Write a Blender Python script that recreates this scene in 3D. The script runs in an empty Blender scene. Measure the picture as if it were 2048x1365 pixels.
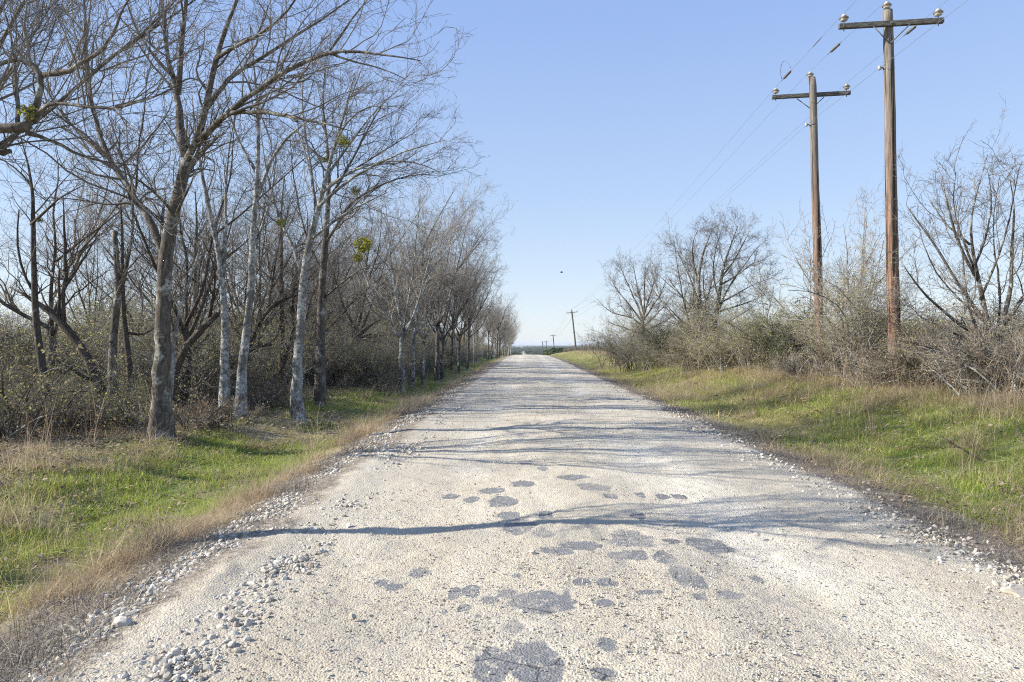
import bpy, math, random
import numpy as np
from mathutils import Vector, Matrix
R = np.random.default_rng(7)
random.seed(7)
scn = bpy.context.scene
COL = scn.collection
F = 1365.0           # focal length of the photograph in its own pixels
CX, HY, EYE = 1024.0, 688.0, 1.65

def X_at(px, Y): return (px - CX) / F * Y
def Z_at(py, Y): return EYE + (HY - py) / F * Y
def at(px, py, Y): return np.array([X_at(px, Y), Y, Z_at(py, Y)])

# ------------------------------------------------------------------ noise
def _h(ix, iy, seed):
    n = (ix.astype(np.int64) * 374761393 + iy.astype(np.int64) * 668265263 + seed * 1442695041) & 0xffffffff
    n = ((n ^ (n >> 13)) * 1274126177) & 0xffffffff
    n = (n ^ (n >> 16)) & 0xffffffff
    return n / 4294967295.0
def vn(x, y, seed=0):
    x = np.asarray(x, float); y = np.asarray(y, float)
    ix = np.floor(x); iy = np.floor(y); fx = x - ix; fy = y - iy
    fx = fx * fx * (3 - 2 * fx); fy = fy * fy * (3 - 2 * fy)
    a = _h(ix, iy, seed); b = _h(ix + 1, iy, seed); c = _h(ix, iy + 1, seed); d = _h(ix + 1, iy + 1, seed)
    return (a * (1 - fx) + b * fx) * (1 - fy) + (c * (1 - fx) + d * fx) * fy
def fbm(x, y, seed=0, o=4):
    s = 0; a = .5; t = 0
    for k in range(o):
        s = s + a * vn(x * 2 ** k, y * 2 ** k, seed + 17 * k); t += a; a *= .5
    return s / t
def sm(a, b, x):
    t = np.clip((x - a) / (b - a), 0, 1); return t * t * (3 - 2 * t)

# ------------------------------------------------------------------ terrain
def ctr(y):
    y = np.asarray(y, float); return 0.45 + 0.02 * y
def zprof(y):
    y = np.asarray(y, float)
    z = np.where(y < 60, 0, -1e-4 * (y - 60) ** 2)
    z = np.where(y > 235, -3.0625 - 0.035 * (y - 235), z)
    zf = -16 - 5 * sm(700, 6000, y)
    k = sm(480, 760, y)
    return np.where(y > 480, z * (1 - k) + zf * k, z) * np.where(y > 760, 0, 1) + np.where(y > 760, zf, 0)
def cross(u, y):
    # height of the ground relative to the road profile
    au = np.abs(u)
    crown = 0.07 * (1 - np.clip(au / 3.0, 0, 1) ** 2)
    left = -0.36 * sm(-2.9, -4.6, u) + 0.28 * sm(-5.0, -6.9, u)
    right = -0.12 * sm(3.0, 4.2, u) + 0.70 * sm(4.6, 8.2, u)
    return np.where(u < 0, left, right) + crown
def rough(x, y, u):
    k = sm(2.9, 3.8, np.abs(u))
    far = np.clip(np.abs(y) / 60, 0, 1)
    return k * (0.10 * (fbm(x * .45, y * .45, 5) - .5) + 0.05 * (fbm(x * 2.1, y * 2.1, 9, 3) - .5) * (1 - .7 * far)
                + 1.2 * (fbm(x * .012, y * .012, 31, 3) - .5) * sm(14, 60, np.abs(u)))
def H(x, y):
    u = x - ctr(y)
    far = sm(200, 700, y)
    return zprof(y) + cross(u, y) * (1 - far) + rough(x, y, u) + far * (6 * (fbm(x * .0011, y * .0006, 77, 3) - .5))
def Hs(x, y): return float(H(np.array([x]), np.array([y]))[0])

# ------------------------------------------------------------------ mesh helpers
class MB:
    def __init__(s): s.v = []; s.f = []; s.n = 0
    def add(s, v, f, m=0):
        v = np.asarray(v, float).reshape(-1, 3); f = np.asarray(f, np.int64)
        s.f.append((f + s.n, m)); s.v.append(v); s.n += len(v); return s
    def mesh(s, name, mats, smooth=True, attrs=None):
        me = bpy.data.meshes.new(name)
        v = np.concatenate(s.v) if s.v else np.zeros((0, 3))
        me.vertices.add(len(v)); me.vertices.foreach_set('co', v.astype(np.float32).ravel())
        idx = np.concatenate([f.ravel() for f, m in s.f]); tot = np.concatenate([np.full(len(f), f.shape[1]) for f, m in s.f])
        mi = np.concatenate([np.full(len(f), m) for f, m in s.f])
        st = np.concatenate([[0], np.cumsum(tot)[:-1]])
        me.loops.add(len(idx)); me.loops.foreach_set('vertex_index', idx.astype(np.int32))
        me.polygons.add(len(tot)); me.polygons.foreach_set('loop_start', st.astype(np.int32))
        me.polygons.foreach_set('loop_total', tot.astype(np.int32))
        me.polygons.foreach_set('material_index', mi.astype(np.int32))
        me.polygons.foreach_set('use_smooth', np.full(len(tot), smooth))
        for m in (mats if isinstance(mats, (list, tuple)) else [mats]): me.materials.append(m)
        for k, a in (attrs or {}).items():
            at_ = me.attributes.new(k, 'FLOAT', 'POINT'); at_.data.foreach_set('value', np.asarray(a, np.float32))
        me.update(); me.validate()
        return me
def link(name, me, parent=None, loc=None, **tags):
    o = bpy.data.objects.new(name, me); COL.objects.link(o)
    if parent is not None: o.parent = parent
    if loc is not None: o.location = loc
    for k, v in tags.items():
        if v: o[k] = v
    return o
def thing(name, label, category, loc, group=None, rz=0.0):
    o = link(name, None, None, loc, label=label, category=category, group=group)
    o.rotation_euler = (0, 0, rz); o.empty_display_size = .3
    return o
def grid_faces(nr, nc):
    i = np.arange(nr - 1)[:, None] * nc + np.arange(nc - 1)[None, :]
    i = i.ravel(); return np.stack([i, i + 1, i + nc + 1, i + nc], 1)
def tubes(P, Rad, sides, mb, m=0, cap=True):
    """P (n,k,3) chains, Rad (n,k)"""
    n, k, _ = P.shape
    if n == 0: return
    T = np.gradient(P, axis=1); T /= np.linalg.norm(T, axis=2, keepdims=True) + 1e-9
    mean = P[:, -1] - P[:, 0]; mean /= np.linalg.norm(mean, axis=1, keepdims=True) + 1e-9
    ref = np.eye(3)[np.argmin(np.abs(mean), axis=1)]
    A = np.cross(T, ref[:, None, :]); A /= np.linalg.norm(A, axis=2, keepdims=True) + 1e-9
    B = np.cross(T, A)
    a = np.arange(sides) * 2 * math.pi / sides
    V = P[:, :, None, :] + Rad[:, :, None, None] * (np.cos(a)[None, None, :, None] * A[:, :, None, :] + np.sin(a)[None, None, :, None] * B[:, :, None, :])
    base = (np.arange(n) * k * sides)[:, None, None]
    r = np.arange(k - 1)[None, :, None] * sides
    j = np.arange(sides)[None, None, :]; j2 = (j + 1) % sides
    f = np.stack([base + r + j, base + r + sides + j, base + r + sides + j2, base + r + j2], -1).reshape(-1, 4)
    mb.add(V.reshape(-1, 3), f, m)
def tube1(pts, rads, sides, mb, m=0, caps=True):
    P = np.array(pts, float)[None]; Rr = np.array(rads, float)
    if Rr.ndim == 0: Rr = np.full(P.shape[1], float(Rr))
    if caps:
        d0 = P[0, 0] - P[0, 1]; d1 = P[0, -1] - P[0, -2]
        P = np.concatenate([P[:, :1] + d0 * 1e-4, P, P[:, -1:] + d1 * 1e-4], 1)
        Rr = np.concatenate([[1e-5], Rr, [1e-5]])
    tubes(P, Rr[None], sides, mb, m)
def box(mb, c, s, rot=None, m=0, bev=0.0):
    s = np.array(s) / 2
    v = []
    b = bev if bev else min(s) * .12
    for sx in (-1, 1):
        for sy in (-1, 1):
            for sz in (-1, 1):
                c8 = np.array([sx, sy, sz])
                for ax in range(3):
                    q = s - b; q = q.copy(); q[ax] = s[ax]; v.append(c8 * q)
    v = np.array(v)
    bm_idx = lambda sx, sy, sz, ax: (((sx > 0) * 4 + (sy > 0) * 2 + (sz > 0)) * 3 + ax)
    quads = []; tris = []
    for ax in range(3):
        o1, o2 = [a for a in range(3) if a != ax]
        for sgn in (-1, 1):
            ring = []
            for (p, q) in ((-1, -1), (1, -1), (1, 1), (-1, 1)):
                t = [0, 0, 0]; t[ax] = sgn; t[o1] = p; t[o2] = q; ring.append(bm_idx(*t, ax))
            quads.append(ring)
    for ax in range(3):   # edges along axis ax
        o1, o2 = [a for a in range(3) if a != ax]
        for p in (-1, 1):
            for q in (-1, 1):
                r = []
                for (sg, face) in ((-1, o1), (-1, o2), (1, o2), (1, o1)):
                    t = [0, 0, 0]; t[ax] = sg; t[o1] = p; t[o2] = q; r.append(bm_idx(*t, face))
                quads.append(r)
    for sx in (-1, 1):
        for sy in (-1, 1):
            for sz in (-1, 1): tris.append([bm_idx(sx, sy, sz, a) for a in range(3)])
    if rot is not None: v = v @ np.array(rot).T
    v = v + np.array(c)
    n0 = mb.n; mb.add(v, quads, m)
    mb.f.append((np.array(tris) + n0, m))
def lathe(mb, c, prof, sides=14, m=0, axis=(0, 0, 1)):
    prof = np.array(prof, float)
    pts = np.array(c)[None] + prof[:, 1:2] * np.array(axis)[None]
    a = np.arange(sides) * 2 * math.pi / sides
    ax = np.array(axis, float); ref = np.array([1, 0, 0]) if abs(ax[0]) < .9 else np.array([0, 1, 0])
    A = np.cross(ax, ref); A /= np.linalg.norm(A); B = np.cross(ax, A)
    V = pts[:, None] + prof[:, 0][:, None, None] * (np.cos(a)[None, :, None] * A + np.sin(a)[None, :, None] * B)
    k = len(prof); r = np.arange(k - 1)[:, None] * sides; j = np.arange(sides)[None]; j2 = (j + 1) % sides
    f = np.stack([r + j, r + j2, r + sides + j2, r + sides + j], -1).reshape(-1, 4)
    mb.add(V.reshape(-1, 3), f, m)

# ------------------------------------------------------------------ materials
class NT:
    def __init__(s, name):
        s.mat = bpy.data.materials.new(name); s.mat.use_nodes = True
        s.t = s.mat.node_tree; s.n = s.t.nodes; s.l = s.t.links
        s.b = s.n['Principled BSDF']; s.b.inputs['Specular IOR Level'].default_value = .25
    def N(s, ty, **kw):
        n = s.n.new(ty)
        for k, v in kw.items():
            if k in n.inputs: 
                if hasattr(v, 'links') or isinstance(v, bpy.types.NodeSocket): s.l.new(v, n.inputs[k])
                else: n.inputs[k].default_value = v
            else: setattr(n, k, v)
        return n
    def geo(s): return s.N('ShaderNodeNewGeometry').outputs['Position']
    def obj(s): return s.N('ShaderNodeTexCoord').outputs['Object']
    def scale(s, vec, sc):
        m = s.N('ShaderNodeMapping'); s.l.new(vec, m.inputs['Vector']); m.inputs['Scale'].default_value = sc; return m.outputs[0]
    def noise(s, vec, sc, det=4, rough=.55, dist=0):
        n = s.N('ShaderNodeTexNoise'); s.l.new(vec, n.inputs['Vector'])
        n.inputs['Scale'].default_value = sc; n.inputs['Detail'].default_value = det; n.inputs['Roughness'].default_value = rough
        n.inputs['Distortion'].default_value = dist
        return n.outputs['Fac']
    def vor(s, vec, sc, feat='F1', out='Distance'):
        n = s.N('ShaderNodeTexVoronoi'); n.feature = feat; s.l.new(vec, n.inputs['Vector']); n.inputs['Scale'].default_value = sc
        return n.outputs[out]
    def ramp(s, fac, stops, interp='LINEAR'):
        n = s.N('ShaderNodeValToRGB'); s.l.new(fac, n.inputs['Fac']); cr = n.color_ramp; cr.interpolation = interp
        while len(cr.elements) < len(stops): cr.elements.new(.5)
        for e, (p, c) in zip(cr.elements, stops):
            e.position = p; e.color = (c if hasattr(c, '__len__') else (c, c, c)) + (1,) if not hasattr(c, '__len__') or len(c) == 3 else c
        return n.outputs['Color']
    def mr(s, fac, a, b, c=0., d=1.):
        n = s.N('ShaderNodeMapRange'); s.l.new(fac, n.inputs['Value'])
        for k, v in zip(('From Min', 'From Max', 'To Min', 'To Max'), (a, b, c, d)): n.inputs[k].default_value = v
        return n.outputs[0]
    def mix(s, fac, a, b, mode='MIX'):
        n = s.N('ShaderNodeMix'); n.data_type = 'RGBA'; n.blend_type = mode
        for i, v in ((0, fac), (6, a), (7, b)):
            if isinstance(v, bpy.types.NodeSocket): s.l.new(v, n.inputs[i])
            elif i == 0: n.inputs[0].default_value = v
            else: n.inputs[i].default_value = tuple(v) + (1,)
        return n.outputs[2]
    def math(s, op, a, b=0.):
        n = s.N('ShaderNodeMath'); n.operation = op
        for i, v in ((0, a), (1, b)):
            if isinstance(v, bpy.types.NodeSocket): s.l.new(v, n.inputs[i])
            else: n.inputs[i].default_value = v
        return n.outputs[0]
    def attr(s, name):
        return s.N('ShaderNodeAttribute', attribute_name=name).outputs['Fac']
    def rnd(s): return s.N('ShaderNodeObjectInfo').outputs['Random']
    def bump(s, h, st=.5, dist=.01):
        n = s.N('ShaderNodeBump'); s.l.new(h, n.inputs['Height']); n.inputs['Strength'].default_value = st; n.inputs['Distance'].default_value = dist
        s.l.new(n.outputs[0], s.b.inputs['Normal'])
    def fin(s, col, rough=.85):
        if isinstance(col, bpy.types.NodeSocket): s.l.new(col, s.b.inputs['Base Color'])
        else: s.b.inputs['Base Color'].default_value = tuple(col) + (1,)
        if isinstance(rough, bpy.types.NodeSocket): s.l.new(rough, s.b.inputs['Roughness'])
        else: s.b.inputs['Roughness'].default_value = rough
        return s.mat

def bark(name, dark, mid, lichen, amt, sc=1.0):
    t = NT(name); p = t.obj()
    st = t.scale(p, (1, 1, .28))
    n1 = t.noise(st, 22 * sc, 5, .65); n2 = t.noise(p, 3.2 * sc, 4, .6); n3 = t.noise(p, 14 * sc, 4, .7)
    c = t.mix(t.mr(n1, .35, .65), dark, mid)
    lf = t.math('MULTIPLY', t.mr(n2, .62 - .25 * amt, .70 - .2 * amt), t.mr(n3, .42, .55))
    c = t.mix(lf, c, lichen)
    t.bump(t.noise(st, 30 * sc, 5, .7), .8, .02)
    return t.fin(c, .9)
M = {}
M['bark_grey'] = bark('bark_grey', (.05, .042, .034), (.155, .135, .112), (.36, .37, .33), .45)
M['bark_pale'] = bark('bark_pale', (.09, .085, .075), (.22, .215, .195), (.44, .46, .44), .8)
M['bark_dark'] = bark('bark_dark', (.04, .033, .026), (.12, .10, .082), (.24, .25, .22), .1)
def simple(name, c1, c2, sc=3, rough=.9, det=3, objc=True):
    t = NT(name); p = t.obj() if objc else t.geo()
    return t.fin(t.mix(t.mr(t.noise(p, sc, det), .35, .65), c1, c2), rough)
M['twig'] = simple('twig_bark', (.10, .09, .078), (.23, .21, .185), 1.3)
M['twig_pale'] = simple('twig_pale', (.20, .175, .14), (.40, .36, .30), 1.5)
M['twig_dark'] = simple('twig_dark', (.045, .038, .032), (.12, .10, .085), 1.3)
def leafmat(name, cols, trans=True):
    t = NT(name)
    isl = t.N('ShaderNodeNewGeometry').outputs['Random Per Island']
    st = [(i / (len(cols) - 1), c) for i, c in enumerate(cols)]
    c = t.ramp(isl, st)
    r = t.rnd()
    c2 = t.N('ShaderNodeHueSaturation'); t.l.new(c, c2.inputs['Color']); t.l.new(t.mr(r, 0, 1, .72, 1.3), c2.inputs['Value']); t.l.new(t.mr(r, 0, 1, .485, .515), c2.inputs['Hue'])
    m = t.fin(c2.outputs[0], .75)
    if trans:
        tr = t.N('ShaderNodeBsdfTranslucent'); t.l.new(c2.outputs[0], tr.inputs['Color'])
        mx = t.N('ShaderNodeMixShader'); mx.inputs[0].default_value = .45
        t.l.new(t.b.outputs[0], mx.inputs[1]); t.l.new(tr.outputs[0], mx.inputs[2])
        t.l.new(mx.outputs[0], t.n['Material Output'].inputs['Surface'])
    return m
M['leaf_olive'] = leafmat('leaf_olive', [(.20, .20, .08), (.31, .31, .12), (.42, .37, .20), (.24, .28, .085), (.48, .42, .28), (.52, .48, .12)])
M['leaf_dry'] = leafmat('leaf_dry', [(.28, .20, .12), (.40, .32, .20), (.22, .16, .10), (.30, .28, .14)])
M['leaf_cedar'] = leafmat('leaf_cedar', [(.035, .055, .02), (.06, .085, .028), (.10, .12, .04)])
M['leaf_mistletoe'] = leafmat('leaf_mistletoe', [(.16, .18, .03), (.30, .31, .05), (.45, .40, .05), (.20, .24, .05)])
M['grass_green'] = leafmat('grass_green', [(.21, .33, .045), (.34, .44, .06), (.50, .53, .14), (.17, .25, .05), (.54, .49, .23)])
M['grass_mix'] = leafmat('grass_mix', [(.40, .39, .13), (.27, .36, .07), (.58, .50, .24), (.40, .33, .17), (.62, .55, .32)])
M['grass_dry'] = leafmat('grass_dry', [(.46, .37, .24), (.56, .47, .31), (.32, .24, .155), (.42, .31, .21), (.60, .53, .38)])
M['leaf_fallen'] = leafmat('leaf_fallen', [(.16, .115, .08), (.25, .19, .13), (.34, .27, .20), (.11, .085, .06)], False)
M['litter'] = leafmat('litter', [(.22, .185, .145), (.34, .29, .225), (.13, .11, .085), (.42, .37, .29), (.16, .135, .11)], False)

def ground_mat():
    t = NT('ground_soil'); p = t.geo()
    n1 = t.noise(p, 9, 6, .7); n2 = t.noise(p, 1.1, 4, .6); n3 = t.noise(p, 45, 3, .6)
    soil = t.ramp(n1, [(.25, (.10, .078, .058)), (.5, (.22, .175, .13)), (.75, (.36, .29, .21))])
    gr = t.ramp(t.noise(p, 14, 5, .7), [(.25, (.075, .10, .025)), (.5, (.15, .20, .05)), (.78, (.30, .30, .12))])
    tan = t.ramp(t.noise(p, 7, 5, .7), [(.25, (.20, .17, .085)), (.5, (.33, .28, .15)), (.75, (.46, .39, .24))])
    c = t.mix(t.attr('tan'), soil, tan)
    c = t.mix(t.attr('green'), c, gr)
    pf = t.scale(p, (.003, .0010, .003))
    fld = t.ramp(t.noise(pf, 2.2, 5, .65), [(.3, (.03, .038, .03)), (.46, (.05, .056, .035)), (.5, (.22, .19, .13)), (.55, (.30, .26, .18)), (.59, (.06, .065, .04)), (.8, (.045, .055, .035))])
    c = t.mix(t.attr('far'), c, fld)
    t.bump(t.math('ADD', t.math('MULTIPLY', n1, 1.), t.math('MULTIPLY', n3, .4)), .7, .03)
    return t.fin(c, .95)
M['ground'] = ground_mat()

def road_mat():
    t = NT('caliche_gravel'); p = t.geo()
    a = t.attr('asph'); w = t.attr('edge')
    n_l = t.noise(t.scale(p, (1.0, .45, 1)), .9, 4, .6)
    n_m = t.noise(p, 5, 5, .7); n_f = t.noise(p, 60, 4, .75)
    c = t.ramp(n_l, [(.3, (.45, .405, .315)), (.5, (.56, .51, .405)), (.7, (.66, .615, .50))])
    c = t.mix(t.mr(n_m, .35, .7), c, t.mix(.5, c, (.56, .49, .37)))
    c = t.mix(t.math('MULTIPLY', t.attr('lane'), .6), c, (.70, .665, .57))
    su = t.math('SINE', t.math('MULTIPLY', t.attr('uu'), 95.))
    trk = t.math('MULTIPLY', t.math('MULTIPLY', t.mr(su, .2, .9), t.attr('track')), t.mr(n_m, .42, .6))
    c = t.mix(t.math('MULTIPLY', trk, .5), c, (.28, .25, .20))
    # pebble mosaic: every pebble its own tone
    v = t.N('ShaderNodeTexVoronoi'); t.l.new(p, v.inputs['Vector']); v.inputs['Scale'].default_value = 75
    tone = t.math('MULTIPLY', v.outputs['Color'], 1.)
    peb = t.ramp(tone, [(0, (.62, .60, .58)), (.15, (.90, .89, .87)), (.6, (1, 1, 1)), (1, (1.16, 1.15, 1.12))])
    c = t.mix(t.mr(n_m, .3, .6, .35, .95), c, peb, 'MULTIPLY')
    crev_shade = t.mr(v.outputs['Distance'], .55, .8)  # gaps between pebbles: their small shadows painted into the colour
    c = t.mix(t.math('MULTIPLY', crev_shade, t.mr(n_m, .4, .65, .05, .5)), c, (.34, .30, .24))
    v2 = t.N('ShaderNodeTexVoronoi'); t.l.new(p, v2.inputs['Vector']); v2.inputs['Scale'].default_value = 26
    sel = t.math('MULTIPLY', t.math('LESS_THAN', v2.outputs['Distance'], .24), t.math('GREATER_THAN', v2.outputs['Color'], .62))
    c = t.mix(t.math('MULTIPLY', sel, .75), c, (.22, .20, .17))
    # old asphalt
    asph = t.ramp(t.noise(p, 130, 4, .8), [(.3, (.12, .125, .13)), (.5, (.20, .205, .21)), (.7, (.34, .34, .335))])
    edge = t.math('ADD', a, t.math('MULTIPLY', t.math('SUBTRACT', t.noise(p, 34, 7, .8), .5), 1.05))
    k = t.mr(edge, .47, .53)
    wv = t.mix(.25, p, t.N('ShaderNodeTexNoise', Scale=5., Detail=4.).outputs['Color'], 'ADD')
    ck = t.vor(wv, 2.6, 'DISTANCE_TO_EDGE')
    asph = t.mix(t.mr(ck, .004, .016, .85, 0.), asph, (.045, .045, .045))
    dust = t.mr(t.noise(p, 17, 5, .75), .53, .66, 1., .08)
    k = t.math('MULTIPLY', k, dust)
    c = t.mix(k, c, asph)
    # dust-grey sediment
    c = t.mix(t.math('MULTIPLY', t.attr('sed'), .75), c, t.mix(t.mr(n_f, .3, .7), (.30, .28, .24), (.46, .43, .37)))
    soil = t.ramp(t.noise(p, 20, 5, .75), [(.3, (.10, .082, .062)), (.5, (.24, .205, .16)), (.7, (.50, .46, .39))])
    wn = t.math('ADD', w, t.math('MULTIPLY', t.math('SUBTRACT', t.noise(p, 6, 5, .75), .5), .9))
    c = t.mix(t.mr(wn, .35, .75), c, soil)
    h = t.math('ADD', t.math('MULTIPLY', v.outputs['Distance'], -.6), n_f)
    t.bump(h, 1., .011)
    return t.fin(c, .93)
M['road'] = road_mat()
def stone_mat():
    t = NT('limestone'); r = t.rnd(); p = t.obj()
    c = t.ramp(r, [(0, (.28, .25, .20)), (.3, (.41, .38, .32)), (.7, (.54, .51, .44)), (.93, (.68, .65, .57)), (1, (.24, .20, .16))])
    c = t.mix(t.mr(t.noise(p, 3, 4), .45, .7, 0, .5), c, (.45, .40, .33))
    return t.fin(c, .9)
M['stone'] = stone_mat()
def stone2():
    t = NT('dark_pebble'); r = t.rnd()
    return t.fin(t.ramp(r, [(0, (.14, .12, .10)), (.4, (.26, .23, .19)), (.8, (.45, .42, .36)), (1, (.60, .57, .5))]), .9)
M['stone_dark'] = stone2()
def pole_wood():
    t = NT('creosote_pole'); p = t.obj()
    st = t.scale(p, (1, 1, .04)); n = t.noise(st, 26, 6, .75); n2 = t.noise(t.scale(p, (1, 1, .3)), 2.5, 4)
    z = t.N('ShaderNodeSeparateXYZ'); t.l.new(p, z.inputs[0])
    low = t.ramp(n, [(.3, (.05, .032, .024)), (.46, (.17, .098, .07)), (.58, (.27, .175, .125)), (.75, (.38, .31, .26))])
    top = t.ramp(n, [(.3, (.06, .052, .044)), (.5, (.18, .162, .138)), (.7, (.33, .31, .275))])
    f = t.mr(t.math('ADD', z.outputs[2], t.math('MULTIPLY', n2, 4.)), 5.8, 10.2)
    c = t.mix(f, low, top)
    ck = t.noise(t.scale(p, (1, 1, .02)), 11, 3, .6)
    c = t.mix(t.mr(ck, .56, .60), c, (.03, .025, .02))
    t.bump(n, .8, .02)
    return t.fin(c, .85)
M['pole'] = pole_wood()
def arm_wood():
    t = NT('weathered_crossarm'); p = t.obj()
    n = t.noise(t.scale(p, (.06, 1, 1)), 40, 5, .7)
    return t.fin(t.ramp(n, [(.3, (.035, .035, .032)), (.5, (.095, .092, .08)), (.72, (.26, .25, .22))]), .9)
M['arm'] = arm_wood()
M['porc'] = simple('porcelain', (.55, .53, .47), (.30, .28, .25), 9, .35)
M['porc_dark'] = simple('porcelain_brown', (.14, .12, .11), (.20, .17, .15), 9, .35)
M['steel'] = simple('galvanised_steel', (.10, .105, .11), (.19, .195, .20), 20, .5)
M['wire'] = simple('wire_metal', (.17, .18, .20), (.24, .25, .27), 3, .5)
M['fpost'] = simple('fence_post_wood', (.09, .075, .06), (.17, .145, .12), 5)
M['bird'] = simple('feathers', (.03, .03, .03), (.05, .05, .05), 5)

# ------------------------------------------------------------------ branching
def norm(v): return v / (np.linalg.norm(v, axis=-1, keepdims=True) + 1e-9)
def resample(pts, rads, k):
    pts = np.array(pts, float); rads = np.array(rads, float)
    d = np.concatenate([[0], np.cumsum(np.linalg.norm(np.diff(pts, axis=0), axis=1))]); s = np.linspace(0, d[-1], k)
    # smooth Catmull-like by linear + blur
    q = np.stack([np.interp(s, d, pts[:, i]) for i in range(3)], 1)
    for _ in range(5 if k > 16 else 2):
        q[1:-1] = .25 * q[:-2] + .5 * q[1:-1] + .25 * q[2:]
    return q, np.interp(s, d, rads)
def spawn(P, Rd, rng, per_m, t0, t1, length, lvar, ang, rr, npts, wander, up, bias=(0, 0, 0), rmin=.0025, taper=.25, lshrink=.5, zig=0.0, gz=None):
    n, k, _ = P.shape
    L = np.linalg.norm(np.diff(P, axis=1), axis=2).sum(1)
    cnt = rng.poisson(L * (t1 - t0) * per_m)
    idx = np.repeat(np.arange(n), cnt)
    m = len(idx)
    if m == 0: return np.zeros((0, npts, 3)), np.zeros((0, npts))
    t = rng.uniform(t0, t1, m)
    f = t * (k - 1); i0 = np.minimum(f.astype(int), k - 2); fr = (f - i0)[:, None]
    s = P[idx, i0] * (1 - fr) + P[idx, i0 + 1] * fr
    d = norm(P[idx, i0 + 1] - P[idx, i0])
    r0 = Rd[idx, i0] * (1 - fr[:, 0]) + Rd[idx, i0 + 1] * fr[:, 0]
    rnd = norm(rng.normal(size=(m, 3))); perp = norm(rnd - (rnd * d).sum(1, keepdims=True) * d)
    a = np.radians(rng.normal(ang, ang * .22, m))[:, None]
    dr = norm(np.cos(a) * d + np.sin(a) * perp + np.array([0, 0, up])[None] + np.array(bias)[None])
    ln = length * (1 - lshrink * t) * np.exp(rng.normal(0, lvar, m))
    ln = np.minimum(ln, L[idx] * 1.3)
    step = (ln / (npts - 1))[:, None]
    out = np.zeros((m, npts, 3)); out[:, 0] = s
    cur = dr; upv = np.array([0, 0, up * .35])
    for j in range(1, npts):
        cur = norm(cur + rng.normal(0, wander, (m, 3)) + upv + np.array(bias) * .12)
        out[:, j] = out[:, j - 1] + cur * step
    rb = np.maximum(r0 * rr * np.exp(rng.normal(0, .15, m)), rmin)
    rb = np.minimum(rb, np.maximum(r0 * .85, rmin))
    Ro = rb[:, None] * np.linspace(1, taper, npts)[None]
    Ro = np.maximum(Ro, rmin * .7)
    return out, Ro

class Tree:
    def __init__(s, name, label, cat, seed, base, mats, group=None):
        s.rng = np.random.default_rng(seed); s.name = name; s.label = label; s.cat = cat; s.group = group
        s.base = np.array(base, float); s.mats = mats; s.trunk = MB(); s.crown = MB(); s.limbs = []; s.extra = []; s.isroot = False; s.root_from = .62
    def limb(s, pts, rads, k=None, sides=9, jitter=.0):
        """pts in coordinates relative to base"""
        L = sum(np.linalg.norm(np.array(pts[i + 1]) - np.array(pts[i])) for i in range(len(pts) - 1))
        k = k or max(6, int(L * 3.2))
        q, r = resample(pts, rads, k)
        q[1:-1] += s.rng.normal(0, jitter, q[1:-1].shape) * r[1:-1, None]
        tube1(q, r, sides, s.trunk, 0)
        s.limbs.append((q, r, s.isroot)); s.isroot = False
        return q, r
    def px(s, Y, lst, sides=9, k=None, root=False, jit=.25, flare=True):
        pts = []; rads = []
        for e in lst:
            px_, py_, r = e[:3]; dy = e[3] if len(e) > 3 else 0.
            p = at(px_, py_, Y + dy) - s.base; pts.append(p); rads.append(r)
        if root:
            s.isroot = True; jit = min(jit, .12)
            pts = [(pts[0][0], pts[0][1], -.25), (pts[0][0], pts[0][1], .0)] + pts[1:]
            jit = .06; rads = [rads[0] * 2.0, rads[0] * 1.5] + [rads[0] * .98 if i == 0 else v for i, v in enumerate(rads[1:])]
        return s.limb(pts, rads, k, sides, jit)
    def branches(s, p1, p2, p3, p4=None, skip_root=True, upto=None, bias=(0, 0, 0)):
        lv = []
        for q, r, rt_ in s.limbs:
            if rt_: i0 = int(len(q) * s.root_from); q = q[i0:]; r = r[i0:]
            qq, rr = resample(q, r, 12); lv.append((qq, rr))
        P = np.array([a for a, b in lv]); Rr = np.array([b for a, b in lv])
        s._grow(P, Rr, [p for p in (p1, p2, p3, p4) if p], bias)
    def _grow(s, P, Rr, specs, bias):
        cur = (P, Rr); acc = []
        for i, sp in enumerate(specs):
            sp = dict(sp); sides = sp.pop('sides', (6, 4, 3, 3)[min(i, 3)]); also = sp.pop('also', None)
            c = spawn(cur[0], cur[1], s.rng, bias=bias if i < 2 else tuple(np.array(bias) * .4), **sp)
            tubes(c[0], c[1], sides, s.crown, 0)
            acc.append(c); cur = c
        s.tips = acc
    def mistletoe(s, c, r, n=260):
        mb = MB(); rng = s.rng
        d = norm(rng.normal(size=(n, 3))); rad = r * rng.uniform(.25, 1, n) ** .6
        ctr_ = np.array(c)[None] + d * rad[:, None] * np.array([1, 1, .9])
        leaves(mb, ctr_, r * .17, rng)
        st = np.repeat(np.array(c)[None, None], 30, 0); e = np.array(c)[None] + norm(rng.normal(size=(30, 3))) * r * .9
        tubes(np.stack([st[:, 0], (st[:, 0] + e) / 2 + rng.normal(0, r * .08, (30, 3)), e], 1), np.tile([.006, .004, .003], (30, 1)), 3, mb, 1)
        s.extra.append(('mistletoe', mb, [M['leaf_mistletoe'], M['twig']]))
    def build(s, loc=None, rz=0.0):
        e = thing(s.name, s.label, s.cat, tuple(s.base if loc is None else loc), s.group, rz)
        if s.trunk.n: link('trunk', s.trunk.mesh(s.name + '_trunk', s.mats[0]), e)
        if s.crown.n: link('crown', s.crown.mesh(s.name + '_crown', s.mats[1]), e)
        for nm, mb, mt in s.extra: link(nm, mb.mesh(s.name + '_' + nm, mt, False), e)
        return e
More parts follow.
